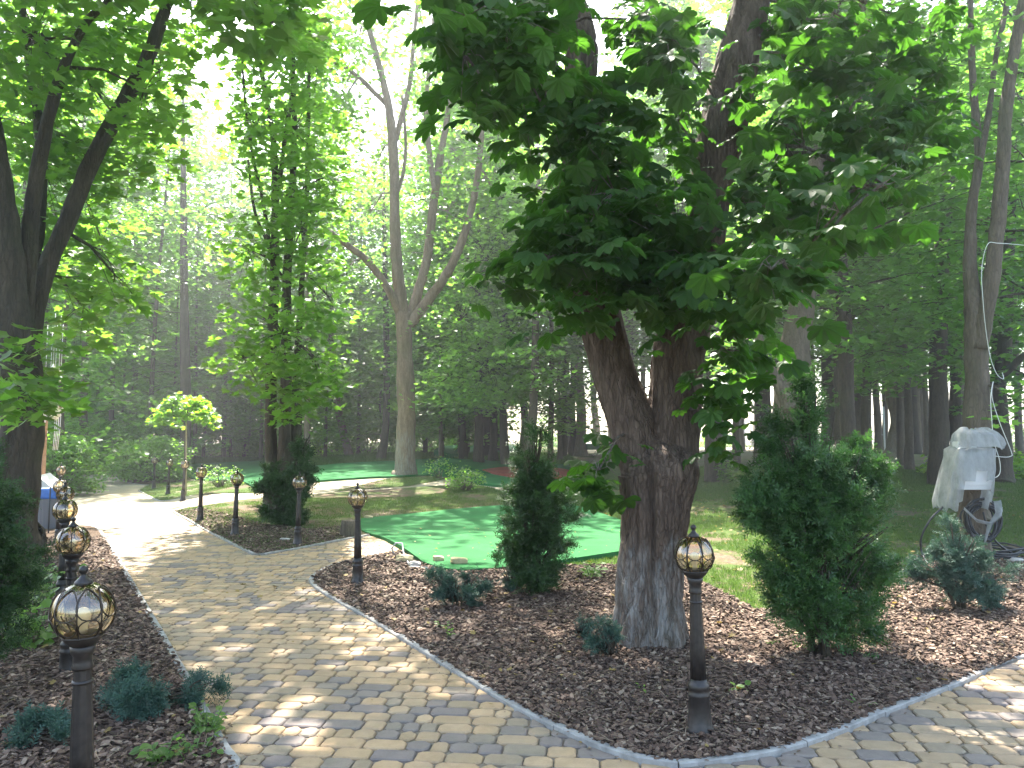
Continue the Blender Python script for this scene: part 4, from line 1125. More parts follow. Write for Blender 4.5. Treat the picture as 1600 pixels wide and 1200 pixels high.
LAMPS = [(1089, 870, 'globe lamp standing in the mulch right of the big forked chestnut trunk'),
         (143, 957, 'nearest globe lamp of the left row, its globe largest in the picture'),
         (116, 845, 'second nearest globe lamp of the left row, sunlit globe'),
         (103, 797, 'third nearest globe lamp of the left row'),
         (106, 772, 'fourth nearest globe lamp of the left row, partly behind the third'),
         (95, 760, 'fifth nearest globe lamp of the left row, beside the blue-lidded bin'),
         (95, 735, 'farthest globe lamp of the left row in front of the bush'),
         (561, 779, 'globe lamp at the corner of the mulch bed by the large green carpet'),
         (467, 755, 'globe lamp in front of the small dark yew left of the middle'),
         (369, 749, 'globe lamp in the middle of the bare soil island by the path'),
         (315, 739, 'globe lamp at the left tip of the soil island'),
         (287, 733, 'pale sunlit globe lamp next to the stake of the umbrella-shaped tree'),
         (264, 725, 'globe lamp on the grass left of the umbrella-shaped tree'),
         (242, 721, 'globe lamp in front of the round bush at the bend'),
         (229, 717, 'farthest globe lamp, half hidden against the round bush')]
LP_ = []
DEEP = {845: (5.5, -.04), 797: (7.6, -.06), 772: (10.6, -.12), 760: (12.4, -.14), 735: (18.0, -.12)}
for i, (u, v, lab) in enumerate(LAMPS):
    if v in DEEP and u < 200:
        q = P(u, v, DEEP[v][0]); p = Vector((q.x, q.y, q.z - GC))
    elif v > 735: p = lamp_at(u, v, 10, 0)
    else:
        Y = {735: 17.0, 733: 20.6, 725: 23.6, 721: 26.5, 717: 30.0}[v]
        q = P(u, v, Y); p = Vector((q.x, Y, gz(q.x, Y) + .01))
    if i == 0: lamp0.location = p; lamp0['label'] = lab; L = lamp0
    else: L = dup(lamp0, p, i * .9, 1.0, lab)
    L.rotation_euler = (R_(.8 * math.sin(i * 3)), R_(-.9 if i == 0 else 1.9 * math.sin(i * 5)), i * .9)
    LP_.append(p)

# ------------------------------------------------------------------ yews, junipers, bushes
def conifer(name, label, cat, loc, lobes, nsh, shoot, mat, bark, tpl=None, seed=1, upb=.9, stems=4, outb=.8, hh=None, fuzz=.12, clump=70, clr=.88):
    """lobes: (x, y, z, rx, ry, rz, weight) ellipsoids whose skins carry needle shoots"""
    tpl = tpl or T_SHOOT
    rn = np.random.default_rng(seed); rg = random.Random(seed)
    root = thing(name, loc, label, cat)
    H = max(l[2] + l[5] * .8 for l in lobes)
    mb = MB()
    for k in range(stems):
        l = lobes[rg.randrange(len(lobes))]; x0, y0 = rg.uniform(-.06, .06), rg.uniform(-.06, .06)
        mb.tube([(x0, y0, -.08), (x0 * 2 + l[0] * .3, y0 * 2 + l[1] * .3, l[2] * .5), (l[0], l[1], l[2] + l[5] * .3)], [.022 * H ** .5, .015 * H ** .5, .006], 7)
    for l in lobes:
        for k in range(10):
            a = rg.uniform(0, 2 * PI); z0 = max(.05, l[2] - l[5] * rg.uniform(.1, .9))
            mb.tube([(l[0] * .3, l[1] * .3, z0 * .8), (l[0] + math.cos(a) * l[3] * .8, l[1] + math.sin(a) * l[4] * .8, l[2] + rg.uniform(-.3, .7) * l[5])], [.008, .003], 4)
    mb.build('stem', bark, root)
    w = np.array([l[6] for l in lobes], float); w /= w.sum()
    ncl = max(12, int(nsh / clump))
    ci = rn.choice(len(lobes), ncl, p=w); CL = np.array([l[:6] for l in lobes])[ci]
    cd = norm(rn.normal(0, 1, (ncl, 3))); q = 1 - np.abs(rn.normal(0, .25, ncl)) + .25 * (rn.random(ncl) > .8) * rn.random(ncl)
    cp = CL[:, :3] + cd * CL[:, 3:6] * q[:, None] * .88
    dirs = norm(cd * outb + np.array([0, 0, upb]) + rn.normal(0, .25, (ncl, 3)))
    idx = rn.integers(0, ncl, nsh)
    t_ = rn.random(nsh); cr = .40 * H ** .5 * .17 * clr
    ln = cr * 2.6
    pos = cp[idx] + dirs[idx] * (t_[:, None] - .45) * ln + rn.normal(0, 1, (nsh, 3)) * (cr * (1.05 - t_) * .62)[:, None]
    d = norm(pos - cp[idx] + dirs[idx] * cr * .4)
    keep = pos[:, 2] > .03; pos, d, dd = pos[keep], d[keep], dirs[idx][keep]; n = len(pos)
    head = d * .55 + dd * .8 + rn.normal(0, .25, (n, 3))
    up = d + rn.normal(0, .6, (n, 3)) + np.array([0, 0, .3])
    leaves_obj('foliage', mat, [scatter(tpl, pos, up, head, shoot * rn.uniform(.6, 1.25, n))], root, rn)
    return root
# big yew on the right
b = at(1288, 1030)
conifer('yew_shrub', 'big bushy dark green yew taller than a person right of the front lamp', 'yew shrub', b,
        [(0, 0, .55, .36, .36, .55, 4), (.14, 0, .95, .38, .34, .45, 4), (-.12, 0, 1.0, .30, .30, .40, 3), (-.36, -.05, 1.12, .26, .24, .20, 2.2), (-.20, 0, 1.55, .20, .2, .28, 1.3), (.03, 0, 1.60, .15, .15, .40, 1.2), (.30, .05, 1.35, .17, .17, .32, 1.4), (-.20, 0, .75, .28, .28, .3, 1.8), (.28, 0, .6, .22, .25, .35, 1.5), (-.08, -.02, 1.85, .08, .08, .2, .3), (.0, 0, .28, .42, .4, .26, 2), (.36, -.05, .95, .14, .16, .16, .6)],
        9800, .135, M['needle_fir'], M['bark_dark'], seed=3)
b = at(836, 930)
conifer('yew_shrub', 'slim dark yew with a thin open top standing in front of the large green carpet', 'yew shrub', b,
        [(0, 0, .40, .24, .24, .42, 3), (-.12, 0, .80, .30, .26, .30, 3), (.16, 0, .80, .24, .24, .34, 2.6), (0, 0, 1.08, .17, .16, .26, 1.5), (-.08, 0, 1.40, .07, .07, .26, .35), (.12, 0, 1.36, .06, .06, .28, .3), (-.30, 0, .55, .16, .16, .16, .7), (.26, 0, .52, .12, .14, .2, .6), (.04, 0, 1.66, .06, .06, .2, .2)],
        5600, .125, M['needle_yew'], M['bark_dark'], seed=5)
b = at(452, 822)
conifer('yew_shrub', 'small dark green yew at the foot of the stem cluster left of the middle', 'yew shrub', b,
        [(0, 0, .5, .42, .36, .5, 3), (-.32, 0, .9, .30, .26, .22, 1.4), (.25, 0, 1.1, .22, .22, .55, 2), (.1, 0, .75, .4, .34, .34, 2), (-.1, 0, .25, .45, .4, .25, 1.5), (.30, 0, 1.6, .09, .09, .26, .4), (-.42, 0, .7, .2, .2, .14, .6)],
        4200, .16, M['needle_yew'], M['bark_dark'], T_SHOOT_LITE, seed=6)
b = P(-62, 1000, 4.6); b.z = 0
conifer('yew_shrub', 'very dark yew cut by the left edge in front of the leaning maple', 'yew shrub', b,
        [(0, 0, .6, .26, .4, .6, 3), (.0, .1, 1.15, .22, .36, .42, 2.4), (-.2, 0, .8, .4, .4, .6, 2), (.12, .2, .9, .14, .3, .34, 1.4)],
        6500, .10, M['needle_yew'], M['bark_dark'], seed=7)
# blue-green junipers
def juniper(px_, py_, w, h, label, seed, n=900, Y=None, shoot=.09):
    b = at(px_, py_) + Vector((0, 0, .02))
    rg = random.Random(seed)
    lobes = [(rg.uniform(-.55, .55) * w, rg.uniform(-.4, .4) * w, h * rg.uniform(.25, .6), w * rg.uniform(.25, .45), w * rg.uniform(.25, .4), h * rg.uniform(.25, .5), 1) for _ in range(6)]
    return conifer('juniper', label, 'juniper', b, lobes, n, shoot, M['needle_juniper'], M['bark_dark'], seed=seed, outb=1.0, upb=.35, stems=3, fuzz=.3)
juniper(232, 1110, .42, .16, 'low spreading blue-green juniper beside the left kerb near the front', 21, 1500, shoot=.10)
juniper(40, 1165, .26, .10, 'dark low juniper in the bottom left corner behind the nearest lamp post', 22, 800)
juniper(470 + 245, 950, .34, .42, 'open blue-green juniper in the mulch below the front edge of the large carpet', 23, 950, shoot=.10)
juniper(800, 925, .16, .50, 'small blue-green juniper close on the left of the slim dark yew', 24, 450)
juniper(950, 1035, .14, .30, 'small juniper in the mulch just left of the chestnut foot', 25, 420, shoot=.07)
juniper(908, 1000, .12, .22, 'tiny juniper left of the chestnut foot, farther from the trunk', 26, 250, shoot=.07)
b = at(1500, 955)
conifer('juniper', 'spreading blue-green juniper growing in front of the wrapped box', 'juniper', b,
        [(0, 0, .35, .22, .2, .30, 2), (.12, 0, .2, .28, .2, .16, 1.4), (-.22, 0, .30, .26, .18, .08, 1.3), (.30, 0, .34, .24, .16, .08, 1.2), (-.08, 0, .66, .13, .12, .26, 1.3), (.08, 0, .58, .12, .12, .2, 1), (-.30, 0, .42, .12, .12, .06, .5)],
        3600, .095, M['needle_juniper'], M['bark_dark'], seed=27, outb=1.0, upb=.45)

def bush(name, label, loc, R0, H, ncl, nleaf, lsize, mat, tpl, seed, cat='bush', srad=.22, under=.3):
    rg = random.Random(seed); rn = np.random.default_rng(seed)
    root = thing(name, loc, label, cat); mb = MB(); cs = []
    for k in range(ncl):
        a = rg.uniform(0, 2 * PI); e = math.asin(rg.uniform(-.1, 1)); q = 1 - abs(rg.gauss(0, .18))
        lump = 1 + .3 * mn.noise(Vector((math.cos(a) * 1.4, math.sin(a) * 1.4, e * 1.5 + seed)))
        p = Vector((R0 * math.cos(a) * math.cos(e), R0 * math.sin(a) * math.cos(e), under + (H - under) * math.sin(e))) * q * lump
        p.z = max(.08, p.z)
        cs.append(tuple(p))
        if k % 4 == 0: mb.tube([(p.x * .08, p.y * .08, -.05), (p.x * .5, p.y * .5, p.z * .62), tuple(p)], [.018, .011, .003], 5)
    mb.build('stems', M['bark_mid'], root)
    leaves_obj('foliage', mat, [leaf_cloud(rn, cs, nleaf, srad, .06, lsize, tpl, .6)], root, rn)
    return root
bush('shrub', 'round leafy shrub on the small mulch bed at the bend of the path', at(235, 752), 1.5, 1.75, 260, 22, .13, M['leaf_bush'], T_SIMPLE, 31, 'shrub', .28)
bush('shrub', 'sunlit leafy shrub behind the farthest lamp of the left row', at(90, 775), .95, 1.9, 240, 22, .12, M['leaf_bush'], T_SIMPLE, 32, 'shrub', .25)
bush('shrub', 'broad bright shrub at the left of the far path end', at(140, 738), 2.0, 2.3, 280, 22, .15, M['leaf_bush'], T_SIMPLE, 33, 'shrub', .34)
bush('shrub', 'low shrub beyond the far end of the path', at(60, 735), 2.2, 2.6, 280, 22, .17, M['leaf_mid'], T_SIMPLE, 34, 'shrub', .36)
bush('shrub', 'shrub with a loose outline between the bend and the umbrella-shaped tree', at(212, 735), 2.0, 2.3, 260, 22, .16, M['leaf_bush'], T_SIMPLE, 35, 'shrub', .36)
bush('shrub', 'thin small shrub on the grass behind the soil island lamp', at(345, 762), .7, .75, 60, 9, .07, M['leaf_bush'], T_SIMPLE, 36, 'shrub', .16)
bush('shrub', 'thin small shrub next to the foot of the pale forked tree', at(688, 748), .5, .8, 30, 7, .08, M['leaf_bush'], T_SIMPLE, 37, 'shrub', .18)
bush('shrub', 'small leafy shrub where the far paved branch meets the red mat carpet', at(728, 768), .5, .6, 60, 11, .075, M['leaf_bush'], T_SIMPLE, 38, 'shrub', .16)
for i, (u, v, R0, lab) in enumerate([(500, 712, 3.0, 'bright shrub under the slender trees behind the far carpet'), (575, 712, 2.6, 'bright shrub left behind the pale forked tree'), (655, 705, 3.0, 'bright shrub right behind the pale forked tree'), (740, 700, 3.0, 'bright low shrub in the sunlit gap left of the middle tree'), (430, 712, 3.0, 'bright shrub behind the stem cluster'), (340, 715, 2.6, 'shrub behind the three slim trunks'),
                                    (1120, 698, 2.2, 'bright sunlit shrub far behind, right of the forked chestnut'), (1590, 703, 3.0, 'bright sunlit shrub at the right edge far behind'), (850, 698, 2.2, 'pale sunlit shrub far behind the slim yew'), (1535, 745, 1.6, 'low green bush on the lawn behind the wrapped box')]):
    bush('shrub', lab, at(u, v), R0, R0 * .72, 130, 20, .10 + .035 * R0, M['leaf_bush'] if i % 3 else M['leaf_bright'], T_SIMPLE, 50 + i, 'shrub', .16 * R0, under=.1)

# small umbrella-shaped tree tied to a stake
b = at(286, 768); b.y = 23.0; q = P(287, 768, 23.0); b.x = q.x; b.z = gz(b.x, b.y)
root = thing('umbrella_tree', b, 'small young tree with a bright green umbrella-shaped crown by the lamp row', 'tree')
mb = MB(); mb.tube([(0, 0, -.1), (.02, 0, .8), (-.02, .02, 1.6), (.02, 0, 2.35)], [.035, .028, .025, .022], 8); mb.build('trunk', M['bark_mid'], root)
mb = MB(); rg = random.Random(2); cs = []
for k in range(150):
    a = rg.uniform(0, 2 * PI); r = math.sqrt(rg.random()); z = 2.95 - .75 * r * r + rg.uniform(-.12, .12) - .05 * rg.random()
    p = Vector((.88 * r * math.cos(a) - .03, .88 * r * math.sin(a), z)); cs.append(tuple(p))
    if k % 5 == 0: mb.tube([(.02, 0, 2.3), (p.x * .5, p.y * .5, z + .1), tuple(p)], [.014, .009, .003], 4)
mb.build('branches', M['bark_mid'], root)
rn = np.random.default_rng(2)
leaves_obj('crown', M['leaf_bright'], [leaf_cloud(rn, cs, 9, .17, .05, .15, T_MAPLE, .5, .4)], root, rn)
M['wood_pale'] = simple('pale_wood', (.42, .33, .22), .8, noise_s=8, amt=.25)
mb = MB(); mb.tube([(.10, -.05, -.1), (.03, -.04, 2.2)], .022, 8); s_ = mb.build('stake', M['wood_pale'], loc=b); tag(s_, 'pale wooden stake supporting the umbrella-shaped young tree', 'stake')

# leafy weeds
def weed(label, loc, n, h, spread, ls, mat, tpl, seed, name='leafy_weed', cat='weed'):
    rg = random.Random(seed); rn = np.random.default_rng(seed)
    root = thing(name, loc, label, cat); mb = MB(); ps, hs = [], []
    for k in range(n):
        a = rg.uniform(0, 2 * PI); r = spread * math.sqrt(rg.random()); hh = h * rg.uniform(.35, 1)
        p0 = Vector((r * .35 * math.cos(a), r * .35 * math.sin(a), -.01)); p1 = Vector((r * math.cos(a), r * math.sin(a), hh))
        mb.tube([p0, p0.lerp(p1, .5) + Vector((0, 0, .12 * h)), p1], [.004, .003, .0015], 4)
        for j in range(4):
            f = 1 - j * .22; q = p0.lerp(p1, f); ps.append(tuple(q)); aa = a + j * 2.2 + rg.uniform(-.4, .4); hs.append((math.cos(aa), math.sin(aa), -.15 + rg.uniform(-.2, .2)))
    mb.build('stems', M['stem_green'], root)
    m = len(ps); up = np.stack([rn.normal(0, .3, m), rn.normal(0, .3, m) - .25, np.ones(m)], 1)
    leaves_obj('leaves', mat, [scatter(tpl, np.array(ps), up, np.array(hs), ls * rn.uniform(.6, 1.2, m))], root, rn)
    return root
M['stem_green'] = simple('green_stem', (.10, .16, .04), .7)
weed('leafy bright green weed with round leaves beside the dark yew at the left edge', at(55, 1010), 30, .42, .30, .085, M['leaf_bush'], T_ROUND, 61)
weed('taller leafy weed behind the nearest left lamp, sunlit', at(62, 950), 26, .40, .34, .085, M['leaf_bush'], T_ROUND, 62)
weed('green herb growing over the left kerb near the front', at(322, 1150), 22, .16, .13, .045, M['leaf_mid'], T_SIMPLE, 63)
weed('fern-like weed at the bottom edge by the left kerb', at(250, 1195), 10, .12, .12, .06, M['leaf_mid'], T_SIMPLE, 64)
weed('green seedlings in the bottom left bed between juniper and kerb', at(300, 1185), 14, .10, .16, .04, M['leaf_mid'], T_SIMPLE, 65)
weed('low grassy herb tuft behind the second left lamp', at(60, 905), 16, .22, .25, .06, M['leaf_mid'], T_SIMPLE, 66)
weed('pale green seedling right of the front lamp base', at(1155, 1088), 5, .07, .06, .045, M['leaf_bush'], T_ROUND, 67)
weed('tiny yellow-green seedling in the mulch left of the front lamp', at(1005, 1085), 4, .06, .05, .03, M['leaf_bright'], T_SIMPLE, 68)
weed('young yellow-green plant near the kerb in the middle of the mulch bed', at(703, 1000), 5, .14, .05, .035, M['leaf_bright'], T_SIMPLE, 69)
weed('low green herb on the right side of the mulch by the kerb', at(1345, 1105), 6, .06, .10, .03, M['leaf_bush'], T_SIMPLE, 70)
weed('grassy tuft behind the slim yew near the carpet edge', at(925, 905), 14, .20, .18, .08, M['leaf_bush'], T_SIMPLE, 71)
weed('small herb left of the big chestnut foot', at(690, 985), 6, .08, .10, .03, M['leaf_mid'], T_SIMPLE, 72)
weed('ivy-like sprigs around the foot of the tree behind the big trunk', at(1136, 756), 40, 1.0, .35, .13, M['leaf_mid'], T_ROUND, 73, 'ivy', 'ivy')

# ------------------------------------------------------------------ mulch chips, grass, litter
def chips(name, polys, n, seed, smin, smax, ymax=13, z0=.02, mat=None):
    rn = np.random.default_rng(seed); xs, ys = [], []
    while len(xs) < n:
        y = 2.4 + (ymax - 2.4) * rn.random(n * 3) ** 1.4; x = (rn.random(n * 3) * 2 - 1) * (y * .72 + .4)
        ok = np.zeros(len(x), bool)
        for p in polys: ok |= pt_in(p, x, y)
        xs += list(x[ok]); ys += list(y[ok])
    x = np.array(xs[:n]); y = np.array(ys[:n])
    z = np.array([gz(a, b) for a, b in zip(x, y)]) + z0 + rn.random(n) ** 2 * .022
    tv = np.array([(-.5, -.22, 0), (.1, -.3, .04), (.5, -.08, 0), (.42, .2, .02), (-.05, .3, .05), (-.45, .16, 0),
                   (-.46, -.2, -.09), (.1, -.27, -.08), (.46, -.08, -.09), (.38, .18, -.09), (-.05, .27, -.08), (-.42, .14, -.09)])
    tf = [(0, 1, 4, 5), (1, 2, 3, 4)] + [((i + 1) % 6, i, 6 + i, 6 + (i + 1) % 6) for i in range(6)]
    up = np.stack([rn.normal(0, .38, n), rn.normal(0, .38, n), np.ones(n)], 1)
    a = rn.random(n) * 2 * PI; hd = np.stack([np.cos(a), np.sin(a), 0 * a], 1)
    W = scatter((tv, tf), np.stack([x, y, z], 1), up, hd, rn.uniform(smin, smax, n) * (1 + y * .05))
    return tag(leaves_obj(name, mat or M['chip'], [W], None, rn), 'brown bark chips covering the beds' if not mat else None, None, kind='stuff')
chips('bark_mulch', [BED_R], 95000, 1, .009, .042)
chips('bark_mulch', [BED_L], 40000, 2, .009, .042)
chips('bark_mulch', [px([(272, 800), (300, 815), (340, 838), (385, 861), (403, 868), (440, 862), (500, 851), (560, 838), (555, 822), (480, 828), (420, 822), (360, 806), (310, 796)])], 9000, 3, .010, .035, ymax=20)

def grass(name, n, seed, x0, x1, y0, y1, hmin, hmax, thr, avoid, only=None, mat='grass', wid=.10):
    rn = np.random.default_rng(seed)
    y = y0 + (y1 - y0) * rn.random(n * 4) ** 1.3; x = x0 + (x1 - x0) * rn.random(n * 4)
    ok = np.abs(x) < y * .72 + .5
    for p in avoid: ok &= ~pt_in(p, x, y)
    if only is not None: ok &= pt_in(only, x, y)
    x, y = x[ok], y[ok]
    ns = np.array([mn.noise(Vector((a * .55, b * .55, 2))) + .5 * mn.noise(Vector((a * 1.9, b * 1.9, 7))) for a, b in zip(x, y)]) + rn.normal(0, .12, len(x))
    k = ns > thr; x, y = x[k][:n], y[k][:n]; m = len(x)
    z = np.array([gz(a, b) for a, b in zip(x, y)]) - .02
    bl = []
    for i in range(5):
        a = i * 1.26; r = .25
        bx, by = r * math.cos(a), r * math.sin(a); tx, ty = 3.0 * bx, 3.0 * by
        bl.append([(bx - wid * math.sin(a), by + wid * math.cos(a), 0), (bx + wid * math.sin(a), by - wid * math.cos(a), 0), (tx, ty, .8 + .05 * i)])
    tv = np.array([v for b in bl for v in b]); tf = [(3 * i, 3 * i + 1, 3 * i + 2) for i in range(5)]
    up = np.stack([rn.normal(0, .15, m), rn.normal(0, .15, m), np.ones(m)], 1)
    a = rn.random(m) * 2 * PI; hd = np.stack([np.cos(a), np.sin(a), 0 * a], 1)
    W = scatter((tv, tf), np.stack([x, y, z], 1), up, hd, rn.uniform(hmin, hmax, m) * (1 + np.maximum(0, y - 8) * .04))
    return tag(leaves_obj(name, M[mat], [W], None, rn), kind='stuff')
AV = [BED_R, BED_L, PAVE, F1, F2, ISL_M]
grass('grass', 80000, 5, -3, 22, 6.5, 32, .025, .055, -.24, [BED_R, F1, F2, ISL_M, BED_L, PAVE])
grass('grass', 42000, 6, -12, 2, 11.5, 26, .03, .06, -.30, [F1], only=ISL_M)
grass('grass', 9000, 7, -16, -4, 15, 30, .03, .06, -.25, [F2], only=ISL_U)
grass('grass', 26000, 8, -28, 3, 25, 45, .06, .13, -.3, [F2, PAVE])
grass('grass', 2500, 9, -4, 8, 3, 12, .012, .03, .18, [], only=BED_R)
grass('grass', 2500, 10, -8, 0, 3, 12, .02, .045, .10, [], only=BED_L)
grass('grass', 3000, 11, -10, 3, 18, 28, .03, .06, -.4, [], only=ISL_W)
# fallen leaves, twigs
M['dry_leaf'] = leaf_mat('dry_leaf', (.16, .11, .04), (.34, .25, .09), (.3, .2, .05), .3, .6, .2)
def litter(name, n, seed, x0, x1, y0, y1, size, avoid=(), only=None, z0=.03):
    rn = np.random.default_rng(seed); y = y0 + (y1 - y0) * rn.random(n * 3) ** 1.3; x = x0 + (x1 - x0) * rn.random(n * 3)
    ok = np.abs(x) < y * .72 + .5
    for p in avoid: ok &= ~pt_in(p, x, y)
    if only is not None: ok &= pt_in(only, x, y)
    x, y = x[ok][:n], y[ok][:n]; m = len(x)
    z = np.array([gz(a, b) for a, b in zip(x, y)]) + z0
    up = np.stack([rn.normal(0, .3, m), rn.normal(0, .3, m), np.ones(m)], 1); a = rn.random(m) * 2 * PI
    hd = np.stack([np.cos(a), np.sin(a), 0 * a], 1)
    return tag(leaves_obj(name, M['dry_leaf'], [scatter(T_MAPLE, np.stack([x, y, z], 1), up, hd, rn.uniform(.4, 1.1, m) * size)], None, rn), kind='stuff')
rn_ = np.random.default_rng(44); sp = []
for line in (K_RIGHT, K_LEFT, K_MID):
    for (x1, y1), (x2, y2) in zip(line, line[1:]):
        L_ = math.hypot(x2 - x1, y2 - y1)
        for _ in range(int(L_ * 42)):
            f_ = rn_.random(); nx_, ny_ = -(y2 - y1) / L_, (x2 - x1) / L_; o_ = rn_.normal(0, .10)
            sp.append((x1 + (x2 - x1) * f_ + nx_ * o_, y1 + (y2 - y1) * f_ + ny_ * o_, .026 if abs(o_) < .04 else .006))
sp = np.array([(a, b, c + gz(a, b)) for a, b, c in sp if .8 < b < 18]); m_ = len(sp)
up_ = np.stack([rn_.normal(0, .2, m_), rn_.normal(0, .2, m_), np.ones(m_)], 1); an_ = rn_.random(m_) * 2 * PI
tag(leaves_obj('bark_crumbs', M['chip'], [scatter((np.array([(-.5, -.2, 0), (.1, -.3, .06), (.5, 0, 0), (.1, .3, .05), (-.4, .2, 0)]), [(0, 1, 2, 3, 4)]), sp, up_, np.stack([np.cos(an_), np.sin(an_), 0 * an_], 1), rn_.uniform(.008, .028, m_))], None, rn_), kind='stuff')
litter('fallen_leaves', 260, 3, -6, 8, 2.6, 11, .055, only=BED_R, z0=.045)
litter('fallen_leaves', 140, 4, -8, 0, 2.6, 11, .055, only=BED_L, z0=.045)
litter('fallen_leaves', 1500, 5, -4, 22, 8, 30, .07, avoid=[BED_R, F1, F2], z0=.0)
litter('fallen_leaves', 90, 6, -3, 3, 9, 14, .045, only=F1, z0=.085)
litter('fallen_leaves', 60, 8, -6, 6, 3, 14, .03, avoid=[BED_R, BED_L, F1, ISL_M], z0=.012)
rg = random.Random(12); mb = MB()
for k in range(420):
    poly = BED_R if k % 3 else BED_L
    for _ in range(50):
        y = 2.6 + 8 * rg.random() ** 1.4; x = rg.uniform(-1, 1) * (y * .72)
        if pt_in(poly, np.array([x]), np.array([y]))[0]: break
    a = rg.uniform(0, PI); L = rg.uniform(.05, .17); d = Vector((math.cos(a), math.sin(a), 0)) * L; p = Vector((x, y, .045 + rg.uniform(0, .01)))
    mb.tube([p, p + d * .5 + Vector((rg.uniform(-.01, .01), rg.uniform(-.01, .01), .006)), p + d], [.0022, .002, .001], 3)
tag(mb.build('twigs', simple('dry_twig', (.24, .18, .12), .9)), kind='stuff')

# ------------------------------------------------------------------ stones, stump, pipe
M['stone_y'] = simple('yellow_sandstone', (.42, .34, .19), .9, noise_s=12, amt=.3, bump=.5)
M['stone_g'] = simple('grey_stone', (.36, .33, .30), .9, noise_s=12, amt=.3, bump=.5)
def stone(u, v, w, d, h, mat, label, seed, z=0.0, rz=0):
    bm = bmesh.new(); bmesh.ops.create_icosphere(bm, subdivisions=3, radius=1)
    for vv in bm.verts:
        n = vv.co.normalized(); k = 1 + .28 * mn.noise(n * 1.3 + Vector((seed, 0, 0))) + .10 * mn.noise(n * 3 + Vector((0, seed, 0)))
        c = n * k
        for ax in (0, 1, 2): c[ax] = math.copysign(min(abs(c[ax]), .78 + .1 * math.sin(seed + ax)), c[ax])
        vv.co = Vector((c.x * w / 2, c.y * d / 2, c.z * h / 2))
    me = bpy.data.meshes.new('stone'); bm.to_mesh(me); bm.free(); me.materials.append(mat)
    p = at(u, v); o = link('stone', me, None, (p.x, p.y, p.z + z + h * .32)); o.rotation_euler = (0, R_(4), rz)
    tag(o, label, 'stone')
stone(632, 880, .26, .20, .13, M['stone_y'], 'yellow flat stone at the end of the kerb next to the grey pipe', 1, .02)
stone(648, 888, .18, .14, .10, M['stone_g'], 'rounded pale grey stone leaning against the yellow stone by the kerb end', 2, .02)
stone(685, 882, .17, .13, .09, M['stone_y'], 'small yellow stone lying alone on the front edge of the large carpet', 3, .05, .4)
stone(717, 886, .30, .17, .10, M['stone_y'], 'larger angular yellow stone on the front edge of the large carpet', 4, .05, .2)
stone(576, 812, .24, .14, .07, M['stone_y'], 'flat yellow stone on the back left corner of the large carpet behind the lamp', 5, .03)
stone(590, 810, .07, .06, .05, M['stone_y'], 'pebble beside the flat stone on the back left corner of the carpet', 6, .04)
stone(447, 846, .24, .12, .06, M['stone_g'], 'flat grey stone on the soil island by the paved branch', 7, .01)
stone(1588, 880, .20, .14, .10, M['stone_g'], 'pale stone at the right edge by the black cables', 8, .0)
mb = MB(); b = at(547, 838)
mb.lathe([(.19, -.05), (.175, .05), (.16, .20), (.15, .27), (.10, .275), (.0, .272)], 20, mod=lambda a, z: 1 + .12 * math.sin(a * 3) + .06 * math.sin(7 * a + z * 9))
tag(mb.build('tree_stump', M['bark_mid'], loc=b), 'low grey sawn tree stump at the left corner of the large carpet', 'stump')
M['pipe'] = simple('grey_pipe', (.30, .32, .34), .5)
mb = MB(); b = at(618, 868); q = at(668, 892) - b
mb.tube([(0.0, 0, -.02), (-.06, .02, .10), (0, .03, .17), (.09, .0, .17), (.12, -.06, .05), (q.x * .6, q.y * .9, .03), (q.x, q.y, .035)], .012, 8)
tag(mb.build('pipe', M['pipe'], loc=b), 'grey plastic pipe looping out of the ground at the kerb end', 'pipe')

# ------------------------------------------------------------------ wrapped electric box on a stump with cables
Yb = 10.6
b = P(1520, 800, Yb); b.z = 0
mb = MB(); mb.tube([(.02, 0, -.1), (.03, 0, .05), (.0, .01, .5), (-.02, .02, 1.0), (-.03, .02, 1.28)], [.23, .185, .165, .155, .15], 26, rough=.14)
tag(mb.build('stump_post', M['bark_mid'], loc=b, hgt=0), 'cut tree trunk serving as a post for the wrapped electric box', 'stump')
def plastic_mat():
    t = NT('milky_plastic')
    n = t.noise(7, 6, .65, t.mapped((1, 1, .5)))
    p = t.pbr((.36, .37, .37), .28, bump=n, bs=.8, bd=.03, spec=.5, link=False)
    tl = t.n('BsdfTranslucent'); tl.inputs[0].default_value = (.46, .48, .48, 1)
    tr = t.n('BsdfTransparent'); tr.inputs[0].default_value = (.9, .92, .93, 1)
    m1 = t.n('MixShader', i_Fac=.45); t.l(p, m1.inputs[1]); t.l(tl.outputs[0], m1.inputs[2])
    m2 = t.n('MixShader'); t.l(t.ramp(n, [(.35, (.55, .55, .55)), (.65, (.22, .22, .22))]), m2.inputs[0]); t.l(m1.outputs[0], m2.inputs[1]); t.l(tr.outputs[0], m2.inputs[2])
    t.l(m2.outputs[0], t.out.inputs[0]); return t.m
M['plastic'] = plastic_mat()
M['box_grey'] = simple('box_enamel', (.50, .51, .52), .45)
M['black_rubber'] = simple('black_cable', (.018, .020, .024), .5)
eb = thing('electric_box', b + Vector((-.13, -.22, 1.24)), 'grey electric box under torn milky plastic sheet fixed on the cut trunk', 'electric box')
mb = MB(); mb.box((0, 0, -.02), (.44, .24, .50)); mb.build('housing', M['box_grey'], eb, smooth=False, bevel=.012)
mb = MB(); mb.box((0, -.126, 0), (.36, .012, .42)); mb.build('door', M['box_grey'], eb, smooth=False, bevel=.004)
mb = MB(); mb.box((.05, .02, .34), (.20, .16, .14)); mb.box((-.14, .0, .32), (.12, .14, .10)); mb.build('socket', M['box_grey'], eb, smooth=False, bevel=.008)
